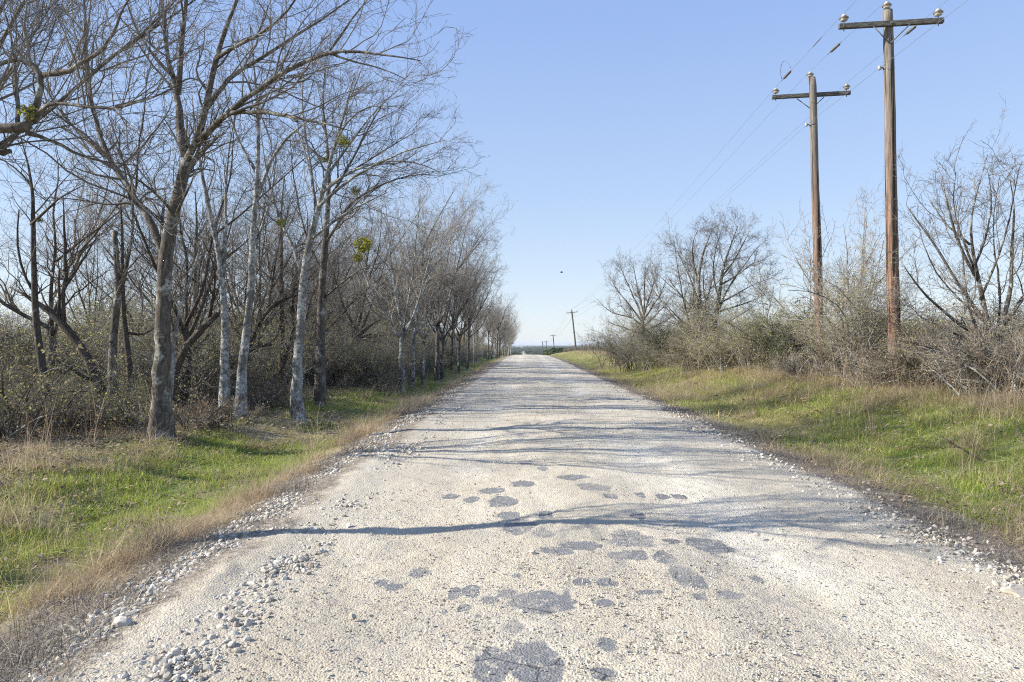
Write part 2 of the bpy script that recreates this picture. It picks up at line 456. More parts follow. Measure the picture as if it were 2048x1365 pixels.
def leaves(mb, C, size, rng, m=0, asp=.5):
    n = len(C); a = norm(rng.normal(size=(n, 3))); b = norm(np.cross(a, rng.normal(size=(n, 3))))
    sz = size * rng.uniform(.6, 1.4, n)[:, None]
    V = np.stack([C - a * sz, C + b * sz * asp, C + a * sz, C - b * sz * asp], 1).reshape(-1, 3)
    i = np.arange(n)[:, None] * 4 + np.arange(4)[None]
    mb.add(V, i, m)
def copy_thing(root, loc, rz=0., sc=1., label=None, group=None):
    r = root.copy(); COL.objects.link(r); r.location = loc; r.rotation_euler = (0, 0, rz); r.scale = (sc, sc, sc)
    if label: r['label'] = label
    if group: r['group'] = group
    for ch in list(root.children):
        c = ch.copy(); COL.objects.link(c); c.parent = r
        for g in ch.children:
            d = g.copy(); COL.objects.link(d); d.parent = c
    return r

# ------------------------------------------------------------------ instanced stuff
def protos(cname, meshes):
    c = bpy.data.collections.new(cname)
    for i, me in enumerate(meshes):
        o = bpy.data.objects.new('%s_%02d' % (cname, i), me); c.objects.link(o)
    return c
def scatter(name, pts, rot, scl, coll, nproto, label=None, category=None, kind='stuff'):
    n = len(pts)
    me = bpy.data.meshes.new(name); me.vertices.add(n); me.vertices.foreach_set('co', np.asarray(pts, np.float32).ravel())
    a = me.attributes.new('rot', 'FLOAT_VECTOR', 'POINT'); a.data.foreach_set('vector', np.asarray(rot, np.float32).ravel())
    a = me.attributes.new('scl', 'FLOAT_VECTOR', 'POINT'); a.data.foreach_set('vector', np.asarray(scl, np.float32).ravel())
    a = me.attributes.new('pid', 'INT', 'POINT'); a.data.foreach_set('value', R.integers(0, nproto, n).astype(np.int32))
    o = bpy.data.objects.new(name, me); COL.objects.link(o)
    o['kind'] = kind
    if label: o['label'] = label
    if category: o['category'] = category
    g = bpy.data.node_groups.new(name + '_nodes', 'GeometryNodeTree')
    g.interface.new_socket('Geometry', in_out='INPUT', socket_type='NodeSocketGeometry')
    g.interface.new_socket('Geometry', in_out='OUTPUT', socket_type='NodeSocketGeometry')
    N = g.nodes; Lk = g.links
    gi = N.new('NodeGroupInput'); go = N.new('NodeGroupOutput'); iop = N.new('GeometryNodeInstanceOnPoints')
    ci = N.new('GeometryNodeCollectionInfo'); ci.inputs['Collection'].default_value = coll
    ci.inputs['Separate Children'].default_value = True; ci.inputs['Reset Children'].default_value = True
    def na(nm, ty):
        q = N.new('GeometryNodeInputNamedAttribute'); q.data_type = ty; q.inputs['Name'].default_value = nm; return q.outputs[0]
    Lk.new(gi.outputs[0], iop.inputs['Points']); Lk.new(ci.outputs[0], iop.inputs['Instance'])
    iop.inputs['Pick Instance'].default_value = True
    Lk.new(na('pid', 'INT'), iop.inputs['Instance Index'])
    Lk.new(na('rot', 'FLOAT_VECTOR'), iop.inputs['Rotation']); Lk.new(na('scl', 'FLOAT_VECTOR'), iop.inputs['Scale'])
    Lk.new(iop.outputs[0], go.inputs[0])
    md = o.modifiers.new('scatter', 'NODES'); md.node_group = g
    return o
# ================================================================== GROUND AND ROAD
def greenmask(x, y):
    u = x - ctr(y)
    n = fbm(x * .55, y * .42, 3, 4); n2 = fbm(x * 1.7, y * 1.3, 21, 3)
    g = .65 * n + .35 * n2
    left = sm(-3.75, -4.3, u) * sm(-8.6, -6.6, u + (n - .5) * 3) * sm(.42, .52, g + .04)
    right = sm(3.7, 4.4, u) * (1 - sm(6.6, 8.4, u)) * sm(.40, .56, g + .05 * (1 - sm(5, 16, y))) * (1 - .35 * sm(12, 40, y))
    return np.clip(left + right, 0, 1)
def tanmask(x, y):
    u = x - ctr(y); n = fbm(x * .7, y * .5, 13, 4)
    l = sm(-3.1, -3.6, u) * sm(-9.5, -7.5, u) * .75
    r = sm(3.3, 4.2, u)
    return np.clip((l + r) * sm(.25, .5, n + .08), 0, 1)

ys = [-60, -40, -25, -15, -9, -5, -2, 0, 1.2, 2.0]
y = 2.0
while y < 16000:
    y += max(.09, y * y / (EYE * 330)) if y < 30 else max(y * .035, .09)
    ys.append(y)
ys = np.array(ys)
us = np.concatenate([-np.geomspace(9000, 16, 46), np.linspace(-15.4, -8.2, 30), np.linspace(-8, 9.5, 110), np.linspace(9.9, 16, 20), np.geomspace(17, 9000, 46)])
UU, YY = np.meshgrid(us, ys); XX = UU + ctr(np.minimum(YY, 4000))
ZZ = H(XX, YY)
Ug = XX - ctr(YY)
ZZ = ZZ - .05 * (1 - sm(2.6, 3.2, np.abs(np.where(YY < 4000, UU, 99)))) * (YY < 600)
mb = MB(); mb.add(np.stack([XX, YY, ZZ], -1).reshape(-1, 3), grid_faces(len(ys), len(us)))
far = sm(150, 330, YY)
o = link('ground', mb.mesh('ground', M['ground'], True, {'green': greenmask(XX, YY).ravel() * (1 - far.ravel()), 'tan': tanmask(XX, YY).ravel(), 'far': far.ravel()}), kind='structure')

# patches of the old asphalt showing through the gravel: px centre, half sizes in photo pixels
PATCH = [(1087,1208,68,25,0),(984,1338,38,42,0),(1078,1335,58,44,0),(764,1160,14,7,0),(789,1167,17,8,0),(840,1139,24,9,1),(909,1184,12,12,0),(943,1182,18,14,0),(980,1200,17,8,0),(1012,1188,18,9,0),
(929,1215,16,7,0),(890,1221,11,5,0),(957,1233,9,4,0),(1027,1257,22,13,1),(1035,1153,9,5,0),(1162,1167,20,8,0),(1213,1168,22,8,0),(1210,1209,20,8,0),(1300,1187,28,5,0),(1358,1152,17,20,0),(1386,1156,22,22,0),
(1331,1118,24,13,0),(1271,1112,26,9,0),(1232,1114,18,7,0),(1262,1081,46,16,1),(1418,1088,46,15,0),(1402,1196,15,9,0),(1463,1190,32,9,0),(1216,1296,22,13,0),(1207,1353,27,14,0),(1118,1106,38,7,0),(1168,1096,46,9,0),
(1040,1056,36,15,0),(1092,1034,16,8,0),(1017,1034,23,8,0),(902,990,18,5,0),(945,997,15,6,0),(1005,1004,30,11,0),(985,982,27,6,0),(1048,971,26,6,0),(1086,940,12,5,0),(1050,926,17,4,0),(1148,958,32,5,0),(1190,978,36,7,0),
(1222,996,15,5,0),(1280,990,11,5,0),(1326,992,17,5,0),(1359,991,15,5,0),(1277,1035,16,8,0),(1092,1072,22,10,1),(1513,1151,13,7,0),(1345,1085,18,5,0),(1600,700,1,1,0),(950,1300,10,6,1),(1165,1325,8,6,1),(1130,1185,10,8,1)]
def road_attrs(X, Y):
    px = CX + X / Y * F; py = HY + (EYE - .06) / Y * F
    A = np.zeros_like(X); 
    for (cx, cy, rx, ry, rough_) in PATCH:
        Yc = (EYE - .06) * F / (cy - HY); Xc = (cx - CX) / F * Yc
        wx = rx / F * Yc * .97; y1 = (EYE - .06) * F / (cy + ry - HY); y2 = (EYE - .06) * F / (cy - ry - HY)
        wy = (y2 - y1) / 2 * 1.05; Yc = (y1 + y2) / 2
        m = (np.abs(X - Xc) < wx * 1.9) & (np.abs(Y - Yc) < wy * 1.9)
        if not m.any(): continue
        xx = (X[m] - Xc) / wx; yy = (Y[m] - Yc) / wy
        an = np.arctan2(yy, xx); rr = np.sqrt(xx ** 2 + yy ** 2)
        sh = 1 + .38 * (vn(np.cos(an) * 1.6 + cx, np.sin(an) * 1.6 + cy, 4) - .5) + .28 * (vn(np.cos(an) * 3.2 + cx, np.sin(an) * 4 + cy, 8) - .5)
        val = np.clip(1.0 - (rr / sh - .72) / .56 * 1.0, 0, 1) if not rough_ else np.clip(.78 - (rr / sh - .5) * .6, 0, .56)
        A[m] = np.maximum(A[m], val)
    return A
yr = [-60, -40, -20, -8, -3, 0, 1.5]; y = 2.2; yr.append(y)
while y < 640:
    y += min(max(.016, y * y / (EYE * 900)), 14); yr.append(y)
yr = np.array(yr); ur = np.linspace(-3.7, 3.9, 262)
UU, YY = np.meshgrid(ur, yr); XX = UU + ctr(YY)
near = np.clip(1 - YY / 45, 0, 1)
A = road_attrs(XX, np.maximum(YY, .5)) * (YY > 2.5)
edge_n = .55 * (fbm(XX * .8, YY * .5, 51, 4) - .5) + .25 * (fbm(XX * 3, YY * 3, 52, 3) - .5)
el = sm(-2.25, -2.85, UU + edge_n); er = sm(2.65, 3.45, UU + edge_n)
E = np.maximum(el, er)
micro = .020 * (fbm(XX * 6, YY * 6, 61, 4) - .5) * near + .016 * (vn(XX * 38, YY * 38, 62) - .5) * np.clip(1.3 - YY / 12, 0, 1) + .035 * (fbm(XX * 1.3, YY * .9, 63, 3) - .5)
pock = sm(.60, .72, fbm(XX * 1.1, YY * 1.1, 66, 3)) * .018
micro = (micro - pock) * (1 - .75 * sm(.35, .6, A)) - .006 * sm(.3, .6, A)
# wheel ruts and ridge of loose gravel along the left edge
rut = -.022 * np.exp(-((UU + 1.15) / .42) ** 2) - .022 * np.exp(-((UU - 1.2) / .42) ** 2) + .035 * np.exp(-((UU + 2.55) / .3) ** 2) * (fbm(XX, YY, 64, 3) * 1.6)
ZZ = zprof(YY) + cross(UU, YY) + .008 + micro + rut - .10 * sm(3.1, 3.75, np.abs(UU) + edge_n * .8)
ZZ = np.maximum(ZZ, zprof(YY) - .3)
SED = sm(.55, .68, fbm(XX * .9, YY * .8, 71, 4)) * .5
SED = np.maximum(SED, np.exp(-((XX - 1.15) / .62) ** 2 - ((YY - 4.95) / .32) ** 2) * sm(.3, .55, fbm(XX * 3, YY * 3, 72, 3)))
SED = np.maximum(SED, .9 * np.exp(-((XX + .05) / .55) ** 2 - ((YY - 5.7) / .35) ** 2) * sm(.3, .55, fbm(XX * 3, YY * 3, 73, 3)))
SED = np.maximum(SED, .5 * np.exp(-((UU + 2.2) / .35) ** 2))
LANE = (np.exp(-((UU + 1.15) / .38) ** 2) + np.exp(-((UU - 1.35) / .6) ** 2)) * sm(.35, .6, fbm(XX * .8, YY * .35, 75, 3))
TRK = (np.exp(-((UU + 1.75) / .2) ** 4) + .5 * np.exp(-((UU - .9) / .18) ** 4)) * sm(.3, .55, fbm(XX * 0 + 2, YY * .25, 76, 3))
mb = MB(); mb.add(np.stack([XX, YY, ZZ], -1).reshape(-1, 3), grid_faces(len(yr), len(ur)))
link('road', mb.mesh('road', M['road'], True, {'asph': A.ravel(), 'edge': E.ravel(), 'sed': SED.ravel(), 'uu': UU.ravel(), 'lane': LANE.ravel(), 'track': TRK.ravel()}), kind='structure')
print('road verts', mb.n)
def road_z(x, y):
    u = x - ctr(y)
    return zprof(y) + cross(u, y) + .008
def surf(x, y):
    u = x - ctr(y)
    return np.where(np.abs(u) < 3.1, road_z(x, y), H(x, y))

# distant road across the lowland, seen past the crest
yy = np.geomspace(640, 9000, 60); xx = ctr(np.minimum(yy, 640)) + (yy - 640) * .0128
prof = []
for s in (-1, 1): prof.append(np.stack([xx + s * 1.3, yy, H(xx, yy) + .30], 1))
v = np.stack(prof, 1).reshape(-1, 3)
mb = MB(); mb.add(v, grid_faces(60, 2)); 
t = NT('far_gravel'); m_far = t.fin((.42, .40, .35))
link('distant_road', mb.mesh('distant_road', m_far), kind='structure')

# ------------------------------------------------------------------ stones
def ico(sub=1, seed=0, squash=(1, 1, .65), amp=.18):
    import bmesh
    bm = bmesh.new(); bmesh.ops.create_icosphere(bm, subdivisions=sub, radius=1)
    r = np.random.default_rng(seed); 
    pl = norm(r.normal(size=(11, 3))); dd = r.uniform(.52, .82, 11)
    for v_ in bm.verts:
        p = np.array(v_.co)
        for a_, d_ in zip(pl, dd):
            k = p @ a_
            if k > d_: p = p - a_ * (k - d_)
        v_.co = Vector(p * np.array(squash) * (1 + r.normal(0, amp * .25)))
    vs = np.array([v_.co[:] for v_ in bm.verts]); fs = np.array([[v_.index for v_ in f.verts] for f in bm.faces]); bm.free()
    return vs, fs
def stone_protos(nm, mat, n=5, sub=2):
    out = []
    for i in range(n):
        vs, fs = ico(sub, 40 + i, (1, R.uniform(.65, .95), R.uniform(.45, .75)))
        b = MB(); b.add(vs, fs); out.append(b.mesh('%s_%d' % (nm, i), mat, False))
    return out
SP = protos('limestone_shape', stone_protos('limestone_shape', M['stone']))
SD = protos('pebble_shape', stone_protos('pebble_shape', M['stone_dark'], 4, 1))
def sample_persp(n, u0, u1, y0, y1, pw=2.0):
    """more samples near: density ~ 1/y^(pw)"""
    q = R.uniform(0, 1, n)
    a = y0 ** (1 - pw); b = y1 ** (1 - pw)
    yv = (a + (b - a) * q) ** (1 / (1 - pw))
    uv = R.uniform(u0, u1, n)
    return uv + ctr(yv), yv, uv
def stones(name, n, u0, u1, y0, y1, smin, smax, pw, coll, npr, label, cat, dens=None, k=1.5, sink=.25):
    x, yv, u = sample_persp(n, u0, u1, y0, y1, pw)
    s = smin * (R.pareto(k, n) + 1); s = np.minimum(s, smax) * np.clip(yv / 9, 1, 1.4)
    if dens is not None:
        keep = R.uniform(0, 1, n) < dens(x, yv, u); x, yv, u, s = x[keep], yv[keep], u[keep], s[keep]
    z = surf(x, yv) + s * (.5 - sink)
    if name != 'roadside_gravel': z += 0
    rot = np.stack([R.normal(0, .35, len(x)), R.normal(0, .35, len(x)), R.uniform(0, 6.3, len(x))], 1)
    sc = s[:, None] * R.uniform(.75, 1.25, (len(x), 3))
    return scatter(name, np.stack([x, yv, z], 1), rot, sc, coll, npr, label, cat)
pebd = lambda x, yv, u: (1 - .92 * (road_attrs(x, yv) > .4)) * (.12 + .88 * sm(.42, .62, fbm(x * .9, yv * .7, 67, 4))) * (1 - .6 * np.exp(-((np.abs(u) - 1.2) / .35) ** 2))
noAs = lambda x, yv, u: 1 - .92 * (road_attrs(x, yv) > .4)
stones('loose_road_gravel', 48000, -3.0, 3.2, 2.7, 30, .0036, .012, 1.6, SP, 5, 'pale limestone pebbles strewn over the gravel road', 'gravel', pebd, 2.9)
stones('dark_road_pebbles', 24000, -3.0, 3.2, 2.7, 30, .0034, .011, 1.45, SD, 4, 'small brown and dark pebbles strewn over the gravel road', 'gravel', noAs, 2.3)
stones('roadside_gravel', 150000, -3.7, -1.95, 2.6, 34, .0062, .032, 2.0, SP, 5, 'heap of whitish coarse stones along the left road edge', 'gravel',
       lambda x, yv, u: np.exp(-((u + 2.74 + .35 * (fbm(x * 0, yv * .6, 81, 2) - .5)) / .42) ** 2) * (.45 + .55 * sm(.35, .6, fbm(x * 1.5, yv * 1.1, 83, 3))), 2.0, .32)
stones('roadside_gravel', 13000, 2.5, 3.9, 2.7, 30, .006, .028, 1.7, SP, 5, 'scattered white stones along the right road edge', 'gravel',
       lambda x, yv, u: np.exp(-((u - 3.05 - .4 * (fbm(x * 0, yv * .6, 82, 2) - .5)) / .33) ** 2), 1.9, .2)
for i, (px, py, s, lab, mt) in enumerate([(2032, 1186, .085, 'large pale rock at the right road edge', 'stone'), (1514, 1079, .032, 'brown fist-sized stone lying alone on the right half of the road', 'stone_dark'),
        (1066, 1120, .034, 'white angular stone in the middle of the road among asphalt patches', 'stone'), (705, 1248 + 0, .028, 'small white stone on the left half of the road', 'stone'), (240, 1252, .07, 'largest rounded white stone in the left roadside gravel', 'stone')]):
    Y = (EYE - .03) * F / (py - HY); vs, fs = ico(3, 90 + i, (1, .8, .62)); b = MB(); b.add(vs * s, fs)
    x = X_at(px, Y); link('rock', b.mesh('rock', M[mt], False), None, (x, Y, float(surf(np.array([x]), np.array([Y]))[0]) + s * .3), label=lab, category='rock')

# ------------------------------------------------------------------ grass
def tuft(seed, n, rad, h0, h1, w, lean, mat, curl=.5, segs=3):
    r = np.random.default_rng(seed); b = MB()
    a = r.uniform(0, 6.283, n); rr = rad * np.sqrt(r.uniform(0, 1, n))
    base = np.stack([rr * np.cos(a), rr * np.sin(a), np.full(n, -.02)], 1)
    h = r.uniform(h0, h1, n)
    d = r.uniform(0, 6.283, n); ln = np.abs(r.normal(lean, lean * .6, n))
    out = np.stack([np.cos(d), np.sin(d), 0 * d], 1); side = np.stack([-np.sin(d), np.cos(d), 0 * d], 1)
    side = norm(side + r.normal(0, .6, (n, 3)) * np.array([1, 1, .1]))
    V = []
    for j in range(segs + 1):
        t_ = j / segs
        c = base + out * (h * ln * t_ ** (1 + curl))[:, None] + np.array([0, 0, 1]) * (h * t_ * (1 - .28 * ln * t_))[:, None]
        ww = w * (1 - t_) ** .7 * r.uniform(.7, 1.3, n) if j < segs else np.full(n, w * .08)
        V += [c - side * ww[:, None], c + side * ww[:, None]]
    V = np.stack(V, 1); k = 2 * (segs + 1)
    i = np.arange(n)[:, None] * k
    f = np.concatenate([i + np.array([[2 * j, 2 * j + 1, 2 * j + 3, 2 * j + 2]]) for j in range(segs)])
    b.add(V.reshape(-1, 3), f)
    return b.mesh('tuft', mat, False)
GT = protos('green_tuft', [tuft(100 + i, 50, .13, .022, .085, .0030, .9, M['grass_green']) for i in range(4)] )
XT = protos('mixed_tuft', [tuft(110 + i, 34, .14, .03, .15, .0024, 1.0, M['grass_mix']) for i in range(4)])
DT = protos('dry_tuft', [tuft(120 + i, 40, .11, .06, .28, .0019, 1.1, M['grass_dry'], .8, 4) for i in range(5)])
LT = protos('litter_clump', [tuft(130 + i, 60, .16, .025, .10, .0019, 2.3, M['litter'], .2, 2) for i in range(3)])
TT = protos('tall_straw', [tuft(140 + i, 9, .10, .35, .75, .0017, .35, M['grass_dry'], .9, 5) for i in range(4)])
def grass(name, n, u0, u1, y0, y1, pw, coll, npr, dens, label, smul=1., hfun=None):
    x, yv, u = sample_persp(n, u0, u1, y0, y1, pw)
    keep = R.uniform(0, 1, n) < dens(x, yv, u); x, yv, u = x[keep], yv[keep], u[keep]
    n = len(x); s = smul * R.uniform(.6, 1.5, n) * np.clip((yv / 9), 1, 1.9)
    hs = s * (.45 + 1.25 * sm(.3, .7, fbm(x * 2.6, yv * 2.2, 95, 3))) * np.clip(9 / yv, .65, 1)
    rot = np.stack([R.normal(0, .1, n), R.normal(0, .1, n), R.uniform(0, 6.3, n)], 1)
    print(name, n)
    return scatter(name, np.stack([x, yv, surf(x, yv) + (.03 if name == 'fallen_leaves' else 0)], 1), rot, np.stack([s, s, hs], 1), coll, npr, label, 'grass' if name != 'fallen_leaves' else 'leaves')
gden = lambda x, yv, u: sm(.25, .6, greenmask(x, yv)) * (.35 + .65 * sm(.38, .58, fbm(x * 2.3, yv * 1.9, 88, 3)))
grass('green_grass', 30000, -8.5, -3.6, 3.0, 110, 1.55, GT, 4, gden, 'short bright green grass on the left verge')
grass('green_grass', 22000, 3.6, 8.4, 3.2, 110, 1.5, GT, 4, gden, 'short green grass on the right verge')
mden = lambda x, yv, u: np.where(u < 0, sm(-3.4, -4.2, u) * .5 * sm(-11, -8, u), sm(3.6, 4.4, u) * (.50 + .4 * sm(8, 14, yv))) * (.25 + .75 * sm(.40, .55, fbm(x * 1.9, yv * 1.4, 87, 4)))
grass('mixed_grass', 15000, -11, -3.4, 3.0, 120, 1.5, XT, 4, mden, 'half dried olive grass between the green patches on the left verge')
grass('mixed_grass', 30000, 3.6, 10, 3.2, 140, 1.4, XT, 4, mden, 'half dried yellow green grass on the right bank')
dl = lambda x, yv, u: np.exp(-((u + 3.62 + .5 * (fbm(x * 0 + 3, yv * .7, 90, 3) - .5)) / .24) ** 2) * sm(.38, .60, fbm(x * 1.6, yv * 1.2, 91, 3) + .0) + .24 * sm(-4.0, -6.0, u) * sm(.50, .62, fbm(x * 1.3, yv * 1.0, 92, 3)) + .22 * sm(-7, -7.8, u) * sm(11, 15, yv)
grass('dry_grass', 24000, -11, -3.0, 3.0, 110, 1.5, DT, 5, dl, 'straw brown grass strip between the gravel edge and green left verge')
dr = lambda x, yv, u: .42 * sm(3.4, 4.1, u) * sm(.48, .6, fbm(x * .9, yv * .7, 93, 3) + .05 * (1 - sm(5, 9, yv))) + .55 * sm(6.8, 8.2, u)
grass('dry_grass', 26000, 3.4, 11.5, 3.2, 120, 1.4, DT, 5, dr, 'tan dry grass scattered over the right bank')
st_ = lambda x, yv, u: .4 * sm(4.2, 5.5, np.abs(u)) * sm(.5, .62, fbm(x * .7, yv * .6, 94, 3)) + .3 * sm(6.8, 7.6, np.abs(u))
grass('tall_straw', 2600, 3.8, 10, 4.5, 70, 1.4, TT, 4, st_, 'thin tall straw stalks standing along the right bank')
grass('tall_straw', 700, -10, -4.2, 5.5, 60, 1.4, TT, 4, st_, 'thin tall straw stalks under the left trees')
ll = lambda x, yv, u: np.where(u < 0, .35 * sm(-4, -5, u) * sm(.52, .62, fbm(x * 1.6, yv * 1.2, 84, 3)) + np.exp(-((u + 3.08) / .32) ** 2) * sm(.3, .5, fbm(x * 2.2, yv * 1.8, 86, 3)) + .6 * sm(-6.8, -7.6, u) , np.exp(-((u - 3.55) / .33) ** 2) + .45 * sm(4, 5, u) * sm(.52, .62, fbm(x * 1.6, yv * 1.2, 85, 3)) + .3 * sm(7.2, 8.4, u))
grass('dead_litter', 30000, -12, -2.5, 2.6, 60, 1.7, LT, 3, ll, 'grey brown dead grass litter beside the left gravel edge')
grass('dead_litter', 12000, 2.9, 10.5, 2.8, 60, 1.7, LT, 3, ll, 'grey brown dead grass litter beside the right gravel edge')

def leafpile(seed, n, rad):
    r = np.random.default_rng(seed); b = MB(); c = np.stack([r.normal(0, rad, n), r.normal(0, rad, n), r.uniform(.005, .03, n)], 1)
    a = r.uniform(0, 6.28, n); d = np.stack([np.cos(a), np.sin(a), r.normal(0, .25, n)], 1); e = np.stack([-np.sin(a), np.cos(a), r.normal(0, .35, n)], 1); z = r.uniform(.012, .028, n)[:, None]
    b.add(np.stack([c - d * z, c + e * z * .5, c + d * z, c - e * z * .5], 1).reshape(-1, 3), np.arange(n)[:, None] * 4 + np.arange(4)[None]); return b.mesh('leaf_patch', M['leaf_fallen'], False)
LP = protos('leaf_patch', [leafpile(150 + i, 16, .12) for i in range(4)])
grass('fallen_leaves', 16000, -13, -4.2, 3.2, 50, 1.5, LP, 4, lambda x, yv, u: .12 + .8 * sm(-6.2, -7.4, u), 'brown fallen leaves under the left trees')
grass('fallen_leaves', 6000, 3.6, 10, 3.2, 50, 1.5, LP, 4, lambda x, yv, u: .25 + 0 * u, 'brown fallen leaves and debris on the right bank')
# ================================================================== TREES
G = lambda x, y: (x, y, Hs(x, y))
LS = dict
def dense(scale=1., up=.18, tw=1.0, rmin=.0030):
    """four generations of branching; scale sets the lengths"""
    return (dict(per_m=3.6, t0=.12, t1=1.0, length=1.7 * scale, lvar=.4, ang=44, rr=.42, npts=9, wander=.19, up=up, rmin=.0058, lshrink=.45),
            dict(per_m=4.2 * tw, t0=.10, t1=1.0, length=.80 * scale, lvar=.4, ang=42, rr=.55, npts=7, wander=.24, up=up * .6, rmin=.0038),
            dict(per_m=6.2 * tw, t0=.08, t1=1.0, length=.36 * scale, lvar=.4, ang=46, rr=.6, npts=5, wander=.27, up=up * .4, rmin=rmin),
            dict(per_m=4.2 * tw, t0=.1, t1=1.0, length=.15 * scale, lvar=.4, ang=45, rr=.7, npts=3, wander=.2, up=.05, rmin=rmin * .85))
def tip_spray(T):  # limbs end in sprays: extend the tips
    pass

# --- T1: big tree, third of the way in from the left
Y = 12.2; bx = X_at(323, Y)
t = Tree('roadside_tree', 'tall bare tree with the thickest trunk on the left, crown reaching over the road', 'tree', 1, G(bx, Y), (M['bark_grey'], M['twig']), 'trees lining the left verge')
t.px(Y, [(323,866,.165),(323,800,.145),(325,700,.135),(327,600,.125),(332,500,.118),(345,430,.105),(362,370,.10),(373,318,.09)], 14, 34, True, .12)
t.px(Y, [(333,520,.08),(316,462,.07),(280,410,.062,.2),(240,355,.056,.4),(212,315,.05,.5),(190,260,.043,.6),(178,180,.036,.7),(172,90,.028,.8),(168,-20,.018,.9),(160,-90,.008,1)], 8)
t.px(Y, [(373,322,.09),(362,270,.08,.1),(359,205,.06,.2),(350,168,.052,.3),(333,120,.04,.5),(330,50,.03,.7),(318,-40,.02,.9),(305,-120,.009,1)], 8)
t.px(Y, [(357,190,.052),(362,120,.045,-.1),(368,50,.036,-.3),(374,-40,.026,-.4),(380,-140,.01,-.5)], 8)
t.px(Y, [(371,325,.065),(398,278,.06,-.2),(412,240,.06,-.3),(420,170,.05,-.4),(428,118,.044,-.5),(456,60,.034,-.6),(474,-5,.026,-.7),(505,-90,.012,-.8)], 8)
t.px(Y, [(398,280,.055,-.2),(440,240,.05,-.5),(480,205,.044,-.8),(517,178,.038,-1.0),(560,150,.038,-1.2),(604,124,.033,-1.4),(652,102,.028,-1.5),(720,100,.022,-1.7),(785,112,.014,-1.8),(842,122,.006,-1.9)], 8)
t.px(Y, [(414,215,.05,-.3),(450,152,.038,-.1),(500,130,.034,.2),(560,96,.028,.4),(600,60,.024,.5),(650,40,.018,.6),(705,-8,.012,.7),(760,-40,.006,.8)], 7)
t.px(Y, [(455,228,.04,-.6),(520,222,.034,-1.1),(562,228,.028,-1.5),(605,240,.022,-1.8),(655,246,.014,-2),(700,262,.006,-2.1)], 7)
t.px(Y, [(660,101,.022,-1.5),(690,64,.018,-1.5),(712,20,.014,-1.5),(740,-10,.010,-1.5),(780,-50,.006,-1.5)], 6)
t.px(Y, [(652,104,.02,-1.5),(705,128,.015,-1.6),(760,130,.010,-1.7),(810,158,.006,-1.8)], 6)
t.px(Y, [(430,120,.035,-.5),(470,90,.028,-.9),(530,68,.022,-1.2),(590,20,.016,-1.4),(620,-60,.008,-1.5)], 6)
t.px(Y, [(345,440,.03),(372,392,.022,-.5),(392,340,.012,-.7)], 6)
t.px(Y, [(355,160,.035,.3),(300,110,.028,.5),(262,40,.02,.8),(240,-50,.01,1)], 7)
t.px(Y, [(348,430,.03,-.1),(310,380,.022,-.6),(270,352,.016,-.9),(215,330,.008,-1.2)], 6)
t.px(Y, [(212,315,.035,.5),(160,270,.026,.9),(110,215,.018,1.2),(70,140,.010,1.4)], 6)
t.branches(*dense(1.0, .14), bias=(.10, -.03, .02))
t.build()

# --- T2: twin trunks
Y = 16.0; bx = X_at(466, Y)
t = Tree('roadside_tree', 'slender bare tree with two pale lichen-spotted trunks parting at the ground', 'tree', 2, G(bx, Y), (M['bark_pale'], M['twig']), 'trees lining the left verge')
t.px(Y, [(452,818,.115),(448,740,.095),(452,650,.085),(447,590,.075),(442,520,.066),(425,450,.055),(412,390,.045),(400,330,.035),(390,270,.025),(384,190,.012)], 10, 24, True)
t.px(Y, [(480,818,.115),(482,740,.10),(497,640,.085),(504,560,.078),(503,480,.068),(512,400,.06),(515,330,.05),(520,260,.04),(512,180,.03),(505,100,.02),(498,30,.010)], 10, 26, True)
t.px(Y, [(446,560,.04),(453,480,.034),(450,380,.026),(458,300,.02),(472,215,.010)], 7)
t.px(Y, [(511,405,.05),(535,330,.04),(560,290,.033,-.3),(590,260,.024,-.6),(622,235,.014,-.8),(660,225,.006,-1)], 7)
t.px(Y, [(504,500,.035),(530,440,.028,.3),(548,380,.02,.5),(552,300,.01,.6)], 6)
t.px(Y, [(514,350,.035),(480,290,.028,.3),(455,220,.02,.5),(440,130,.01,.6)], 6)
t.branches(*dense(.85, .25), bias=(.06, -.02, .05)); t.build()

# --- T3: pale trunk with wide fan crown
Y = 16.6; bx = X_at(597, Y)
t = Tree('roadside_tree', 'bare tree with pale grey trunk and wide fanned crown holding green mistletoe', 'tree', 3, G(bx, Y), (M['bark_pale'], M['twig']), 'trees lining the left verge')
t.px(Y, [(597,808,.125),(590,750,.125),(600,680,.11),(605,600,.103),(606,540,.095),(622,480,.085),(632,430,.072),(650,370,.055),(665,300,.04),(690,225,.028),(708,155,.012)], 12, 28, True)
t.px(Y, [(606,550,.055),(588,500,.045),(565,450,.038,.3),(545,400,.03,.5),(528,320,.018,.6),(520,250,.008,.7)], 7)
t.px(Y, [(636,415,.045),(680,370,.036,-.4),(740,335,.028,-.8),(800,305,.02,-1),(860,288,.011,-1.2),(893,280,.005,-1.3)], 7)
t.px(Y, [(645,385,.04),(690,345,.032,-.3),(760,322,.024,-.4),(830,320,.016,-.5),(880,345,.006,-.6)], 7)
t.px(Y, [(632,430,.045),(625,360,.038,.2),(613,290,.03,.3),(603,220,.02,.4),(606,150,.01,.5)], 7)
t.px(Y, [(655,350,.035),(700,290,.028,.2),(740,230,.02,.3),(790,185,.012,.3),(822,160,.006,.3)], 7)
t.px(Y, [(622,480,.035),(670,440,.028,-.5),(720,410,.02,-.8),(775,385,.01,-1)], 6)
t.px(Y, [(667,300,.03),(690,240,.024,-.3),(740,205,.016,-.5),(800,215,.008,-.6)], 6)
t.branches(*dense(.85, .12, 1.15), bias=(.13, 0, .02))
